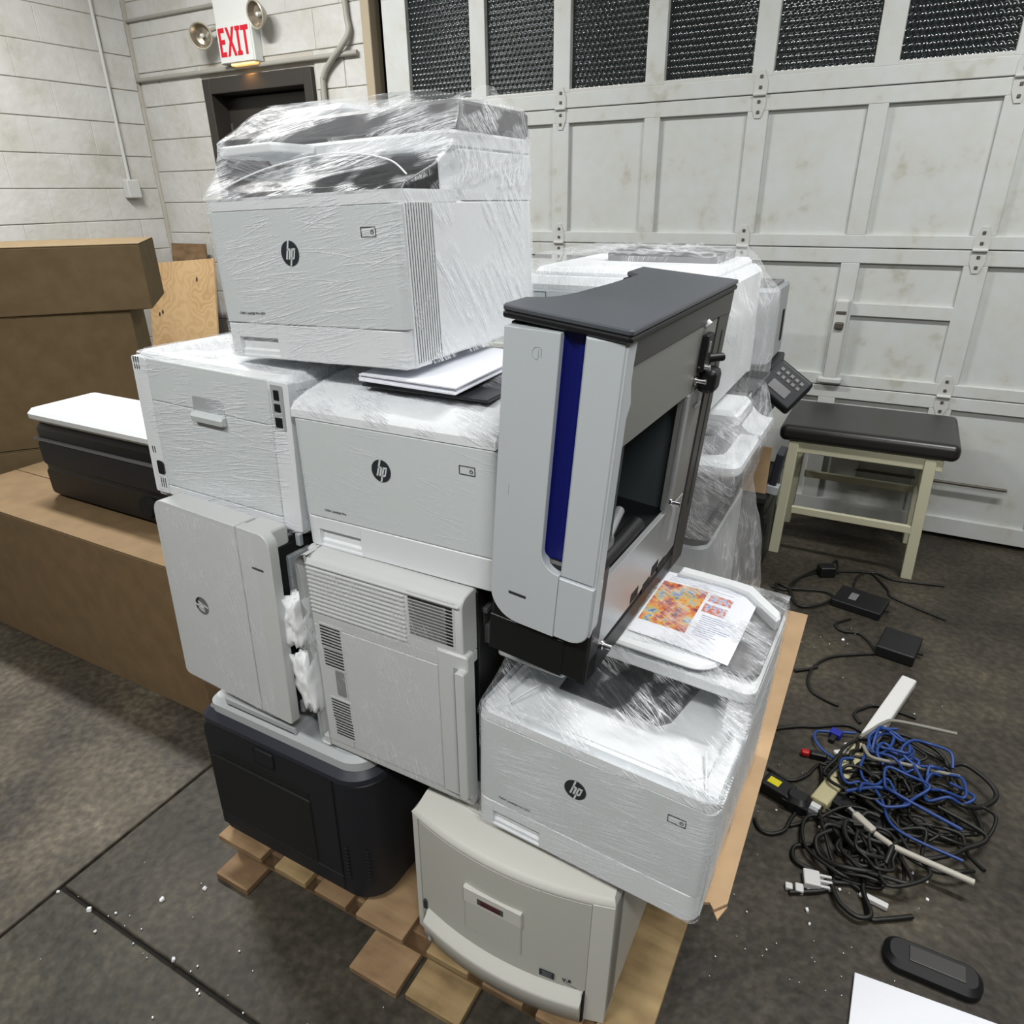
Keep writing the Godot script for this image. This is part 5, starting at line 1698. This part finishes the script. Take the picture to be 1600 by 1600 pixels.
func build_clutter() -> void:
	var V := func(a: Array) -> Array:
		var o: Array = []
		for k in range(0, a.size(), 2):
			o.append(Vector2(a[k], a[k + 1]))
		return o
	var K: Material = M.cable_black
	cable("adapter_cable", "thin black lead looping past the small black adapter near the bench", V.call([-0.27, -2.86, -0.2, -2.86, -0.17, -2.98, -0.12, -3.06, -0.07, -3.12, -0.04, -3.24, -0.02, -3.11]), 0.005, K)
	cable("adapter_cable", "coiled black lead on the floor beside the copier cabinet", V.call([-0.24, -2.81, -0.25, -2.89, -0.19, -2.87, -0.13, -2.89, -0.05, -2.91, -0.02, -2.87, -0.06, -2.79, -0.13, -2.74, -0.18, -2.81, -0.19, -2.93, -0.13, -3.06, -0.1, -3.11]), 0.0055, K, 0.004)
	cable("adapter_cable", "black lead running right from the small adapter under the bench", V.call([-0.02, -3.13, 0.06, -3.17, 0.13, -3.19, 0.21, -3.16, 0.4, -3.2]), 0.005, K)
	cable("adapter_cable", "black lead arching behind the flat black power brick with the white label", V.call([0.05, -2.96, 0.06, -3.12, 0.11, -3.18, 0.18, -3.06, 0.21, -2.99, 0.4, -2.9]), 0.005, K)
	cable("adapter_cable", "long black lead with a ferrite bead curling across the bare floor below the flat brick", V.call([0.06, -2.74, 0.01, -2.67, 0.04, -2.63, 0.1, -2.64, 0.14, -2.59, 0.16, -2.53, 0.12, -2.5, 0.02, -2.43, -0.03, -2.34, -0.04, -2.25, -0.02, -2.19, 0.03, -2.16, 0.07, -2.15]), 0.005, K)
	cable("adapter_cable", "short black lead end beside the long cardboard edge", V.call([-0.09, -2.28, -0.05, -2.31, -0.02, -2.34]), 0.006, K)
	cable("adapter_cable", "black lead running from the cardboard edge to the white strip", V.call([-0.12, -1.92, -0.04, -1.98, 0.02, -2.01, 0.1, -2.06, 0.15, -2.05, 0.24, -2.03]), 0.005, K)
	cable("adapter_cable", "black lead hooked round behind the white strip", V.call([0.14, -2.09, 0.12, -2.13, 0.14, -2.17, 0.19, -2.21, 0.3, -2.2]), 0.005, K)
	cable("adapter_cable", "black lead sagging between the cardboard edge and the cream strip", V.call([-0.09, -1.75, -0.04, -1.73, -0.01, -1.74, 0.02, -1.78, 0.04, -1.83, 0.08, -1.87]), 0.005, K)
	cable("adapter_cable", "black lead looped in front of the round black adapter", V.call([-0.09, -1.54, -0.07, -1.51, -0.04, -1.51, -0.01, -1.54, 0.0, -1.59, 0.02, -1.64, 0.04, -1.62, 0.03, -1.59, 0.0, -1.56]), 0.005, K)
	cable("display_cable", "black monitor cable looping near the white plug, lowest on the right", V.call([0.03, -1.35, 0.11, -1.4, 0.12, -1.45, 0.08, -1.52, 0.04, -1.51, 0.02, -1.49, 0.03, -1.45, 0.09, -1.44, 0.12, -1.43, 0.19, -1.46]), 0.006, K)
	cable("display_cable", "black cable in a wide loop right of the white plug", V.call([0.12, -1.41, 0.14, -1.37, 0.18, -1.35, 0.21, -1.37, 0.19, -1.43, 0.19, -1.48, 0.18, -1.53]), 0.006, K, 0.01)
	cable("display_cable", "black cable winding to the right edge below the pile of cables", V.call([0.12, -1.45, 0.15, -1.45, 0.19, -1.43, 0.21, -1.37, 0.24, -1.38, 0.3, -1.42]), 0.006, K)
	var B: Material = M.cable_blue
	cable("network_cable", "blue network cable looping left of the cream strip", V.call([0.1, -1.86, 0.05, -1.89, 0.02, -1.93, 0.02, -1.97, 0.06, -1.99, 0.13, -2.02]), 0.0045, B, 0.012)
	cable("network_cable", "longest blue network cable winding down through the pile of cables", V.call([0.24, -2.05, 0.19, -2.02, 0.17, -1.97, 0.16, -1.89, 0.15, -1.83, 0.16, -1.78, 0.18, -1.77, 0.21, -1.72, 0.25, -1.63, 0.4, -1.6]), 0.0045, B, 0.05)
	cable("network_cable", "blue network cable lying straight across the middle of the pile of cables", V.call([0.12, -1.7, 0.17, -1.74, 0.21, -1.76, 0.25, -1.75, 0.4, -1.7]), 0.0055, B, 0.055)
	cable("network_cable", "blue network cable curled over the cream strip", V.call([0.13, -1.85, 0.1, -1.83, 0.1, -1.78, 0.12, -1.74, 0.15, -1.76]), 0.0045, B, 0.052)
	cable("network_cable", "blue network cable knotted at the right of the pile of cables", V.call([0.29, -1.92, 0.21, -1.93, 0.18, -1.95, 0.2, -2.0, 0.23, -2.0, 0.22, -1.94, 0.19, -1.89]), 0.0045, B, 0.055)
	cable("patch_cable", "off-white cable with a metal plug lying on the pile of cables", V.call([0.42, -1.54, 0.26, -1.56, 0.23, -1.57, 0.2, -1.585]), 0.008, M.cable_white, 0.05)
	var pl := thing("cable_plug", "off-white plug of the patch cable with a bright metal tip", "plug", at(Vector3(0.168, 0.06, -1.612), -38))
	box(pl, "plug_body", Vector3(0.005, 0, 0), Vector3(0.065, 0.018, 0.022), M.cable_white, 0.006)
	box(pl, "plug_tip", Vector3(-0.036, 0, 0), Vector3(0.022, 0.012, 0.014), M.chrome, 0.003)
	cable("signal_cable", "grey cable arching over the end of the white strip", V.call([0.4, -2.1, 0.24, -2.08, 0.2, -2.05, 0.17, -2.0, 0.14, -1.95]), 0.006, M.cable_grey, 0.055)
	cable("signal_cable", "grey cable curving below the end of the cream strip", V.call([0.15, -1.91, 0.17, -1.87, 0.21, -1.87, 0.25, -1.88, 0.4, -1.9]), 0.006, M.cable_grey, 0.06)
	# tangle
	for k in 40:
		var pts: Array = []
		var c := Vector2(rng.randf_range(0.13, 0.42), rng.randf_range(-1.98, -1.5))
		if k < 10 or k >= 34:
			c = Vector2(rng.randf_range(0.1, 0.24), rng.randf_range(-1.78, -1.52))
		var a := rng.randf() * TAU
		var rad := rng.randf_range(0.04, 0.12)
		var h := rng.randf_range(0.006, 0.045)
		for i in 9:
			a += rng.randf_range(0.5, 1.1)
			var q := c + Vector2(cos(a), sin(a)) * rad * rng.randf_range(0.6, 1.2)
			pts.append(Vector3(q.x, h + rng.randf_range(0.0, 0.02), q.y))
		cable("tangled_cable", "black cable in the tangled pile on the floor at the right", pts, rng.randf_range(0.004, 0.007), K, 0.0, "black cables in the tangled pile")
	for k in 8:
		var pts: Array = []
		var c := Vector2(rng.randf_range(0.19, 0.36), rng.randf_range(-1.98, -1.7))
		var a := rng.randf() * TAU
		for i in 8:
			a += rng.randf_range(0.6, 1.3)
			var q := c + Vector2(cos(a), sin(a)) * rng.randf_range(0.03, 0.08)
			pts.append(Vector3(q.x, 0.055 + rng.randf_range(0.0, 0.03), q.y))
		cable("tangled_network_cable", "blue network cable in the tangled pile on the floor at the right", pts, 0.0045, B, 0.0, "blue cables in the tangled pile")
	# adapters
	brick("power_adapter", "small cube-shaped black adapter near the bench", Vector3(-0.07, 0, -3.08), Vector3(0.07, 0.05, 0.055), 25, M.black_plastic)
	brick("power_adapter", "flat black power brick with a white label in front of the bench", Vector3(0.085, 0, -2.87), Vector3(0.19, 0.034, 0.15), -12, M.black_plastic, M.lid_grey, Vector2(0.03, 0.06))
	brick("power_adapter", "black power brick at the right edge, nearer than the flat one", Vector3(0.235, 0, -2.59), Vector3(0.13, 0.045, 0.16), -10, M.black_plastic)
	brick("power_adapter", "black adapter with a yellow label against the cardboard edge", Vector3(-0.05, 0, -1.665), Vector3(0.085, 0.04, 0.06), -18, M.black_plastic, M.yellow, Vector2(0.034, 0.026))
	brick("power_adapter", "black adapter half buried at the near side of the cable pile", Vector3(0.14, 0, -1.60), Vector3(0.09, 0.035, 0.055), 40, M.black_plastic)
	brick("power_adapter", "black adapter in the cable pile just below the cream strip", Vector3(0.11, 0, -1.70), Vector3(0.08, 0.03, 0.05), -30, M.black_plastic)
	brick("power_adapter", "black adapter under the middle of the cable pile by the plug tip", Vector3(0.2, 0, -1.67), Vector3(0.1, 0.03, 0.06), 15, M.black_plastic)
	var t := thing("power_adapter", "round-ended black adapter beside the cream strip", "power adapter", at(Vector3(0.005, 0, -1.645), -10))
	upright(t, "case", rr(-0.035, 0.035, -0.03, 0.03, 0.026, 8), 0.0, 0.045, M.black_plastic, 0.012)
	box(t, "case_seam", Vector3(0, 0.03, 0.0), Vector3(0.071, 0.003, 0.061), M.black_void, 0.001)
	t = thing("wall_plug", "white square wall plug beside the round-ended adapter", "plug", at(Vector3(0.052, 0, -1.64), -15))
	box(t, "plug_body", Vector3(0, 0.014, 0), Vector3(0.03, 0.028, 0.03), M.printer_grey, 0.004)
	box(t, "plug_face", Vector3(0, 0.028, -0.004), Vector3(0.026, 0.003, 0.018), M.white_strip, 0.001)
	# strips: hollow trunking lengths
	for q: Array in [[Vector2(0.058, -1.655), Vector2(0.155, -1.95), M.cream_strip, 0.045, "long cream plastic strip lying on the cables", 0.005], [Vector2(0.165, -1.985), Vector2(0.27, -2.36), M.white_strip, 0.045, "long white plastic strip beyond the cream one", 0.014]]:
		var a: Vector2 = q[0]
		var b: Vector2 = q[1]
		var m := MB.new()
		m.prism(rr(-0.024, 0.024, 0.0, 0.035, 0.006), 0.0, a.distance_to(b), Transform3D.IDENTITY, 0.002, true)
		var d := (b - a).normalized()
		var n := part(self, numbered("plastic_strip"), m, q[2])
		n.transform = Transform3D(Basis(Vector3(-d.y, 0, d.x) * -1.0, Vector3.UP, Vector3(d.x, 0, d.y)), Vector3(a.x, q[5], a.y))
		n.set_meta("label", q[4])
		n.set_meta("category", "plastic strip")
	# monitor plugs
	t = thing("monitor_plug", "white monitor plug with pronged end lying by the looped cable", "plug", at(Vector3(0.085, 0, -1.412), 12))
	box(t, "plug_body", Vector3(-0.012, 0.011, 0), Vector3(0.04, 0.022, 0.046), M.white_strip, 0.004)
	for k in 3:
		box(t, "prong", Vector3(0.022, 0.01, -0.016 + k * 0.016), Vector3(0.03, 0.012, 0.007), M.white_strip, 0.002)
	t = thing("cable_plug", "white plug pair at the end of the looped monitor cable", "plug", at(Vector3(0.038, 0, -1.368), 10))
	box(t, "plug_body", Vector3(0.012, 0.008, 0), Vector3(0.02, 0.016, 0.024), M.white_strip, 0.003)
	box(t, "plug_tip", Vector3(-0.012, 0.007, 0), Vector3(0.018, 0.012, 0.018), M.white_strip, 0.003)
	t = thing("cable_plug", "flat white plug lying in the wide loop of black cable", "plug", at(Vector3(0.222, 0, -1.42), -8))
	box(t, "plug_body", Vector3(0, 0.008, 0), Vector3(0.05, 0.014, 0.016), M.white_strip, 0.003)
	box(t, "plug_tip", Vector3(-0.032, 0.007, 0), Vector3(0.016, 0.008, 0.01), M.white_strip, 0.002)
	t = thing("video_plug", "blue video plug on the floor above the cream strip", "plug", at(Vector3(0.075, 0, -1.995), 75))
	box(t, "plug_body", Vector3(0, 0.012, 0), Vector3(0.03, 0.022, 0.036), M.vga_blue, 0.005)
	box(t, "plug_neck", Vector3(-0.028, 0.01, 0), Vector3(0.03, 0.016, 0.018), M.black_plastic, 0.004)
	t = thing("connector", "black connector with a red end on the floor beside the blue cable loop", "connector", at(Vector3(0.015, 0, -1.865), 8))
	box(t, "connector_body", Vector3(0.022, 0.012, 0), Vector3(0.05, 0.022, 0.022), M.black_plastic, 0.006)
	box(t, "connector_end", Vector3(-0.015, 0.012, 0), Vector3(0.026, 0.018, 0.02), M.red, 0.006)
	t = thing("cable_clip", "small white plastic clip standing against the cream strip", "clip", at(Vector3(0.098, 0, -1.92), 35))
	box(t, "clip_base", Vector3(0, 0.008, 0), Vector3(0.045, 0.012, 0.016), M.white_strip, 0.003)
	box(t, "clip_hook", Vector3(0.012, 0.026, 0), Vector3(0.012, 0.03, 0.014), M.white_strip, 0.003)
	# near the lower right corner
	var wb := MB.new()
	wb.prism(PackedVector2Array([Vector2(0.188, 1.21), Vector2(0.6, 1.245), Vector2(0.6, 0.7), Vector2(0.178, 0.75)]), 0.004, 0.012, flat(), 0.001)
	var n := part(self, numbered("white_board"), wb, M.paper)
	n.set_meta("label", "large white sheet lying on the floor at the lower right corner")
	n.set_meta("category", "sheet")
	t = thing("handheld_device", "low dark rounded plastic device on the floor behind the white sheet", "device", shift(Vector3(0.315, 0, -1.30)))
	upright(t, "shell", rr(-0.075, 0.12, -0.04, 0.04, 0.035, 8), 0.0, 0.03, M.black_plastic, 0.012)
	box(t, "shell_panel", Vector3(0.03, 0.031, 0.0), Vector3(0.11, 0.004, 0.04), M.taupe, 0.002)
	# crumbs of packing foam
	var crumb := foam_chunk(Vector3(0.008, 0.006, 0.008), 9).mesh()
	crumb.surface_set_material(0, M.foam)
	var mm := MultiMesh.new()
	mm.transform_format = MultiMesh.TRANSFORM_3D
	mm.mesh = crumb
	mm.instance_count = 140
	for k in 140:
		var p := Vector3.ZERO
		if k < 40:
			p = Vector3(rng.randf_range(-1.5, 0.1), 0.003, rng.randf_range(-0.72, -0.3) - 0.02)
		elif k < 110:
			p = Vector3(rng.randf_range(-0.12, 0.35), 0.003, rng.randf_range(-1.8, -1.05))
		elif k < 128:
			p = Vector3(rng.randf_range(-0.2, 0.4), 0.003, rng.randf_range(-3.1, -1.8))
		else:
			p = Vector3(-1.6 + 0.7 * (k - 128) / 12.0, 0.003, -0.512 + rng.randf_range(-0.02, 0.02))
		var s := 0.25 + 1.1 * pow(rng.randf(), 4.0)
		mm.set_instance_transform(k, Transform3D(Basis.from_euler(Vector3(rng.randf() * 6, rng.randf() * 6, 0)) * Basis.from_scale(Vector3(s, s, s)), p))
	var mi := MultiMeshInstance3D.new()
	mi.name = "foam_crumbs"
	mi.multimesh = mm
	add_child(mi)
	mi.set_meta("kind", "stuff")
	mi.set_meta("label", "tiny white crumbs of packing foam scattered over the dark floor")
	mi.set_meta("category", "foam crumbs")


func _ready() -> void:
	rng.seed = 77
	font.font_names = PackedStringArray(["Droid Sans"])
	font_bold.font_names = PackedStringArray(["Droid Sans"])
	font_bold.font_weight = 700
	set_view_first()
	build_floor()
	build_walls()
	build_garage_door()
	build_pallet()
	build_stack()
	build_back_row()
	build_copier()
	build_bench()
	build_left_pile()
	build_wall_fittings()
	build_clutter()


func set_view_first() -> void:
	make_materials()
	set_view()
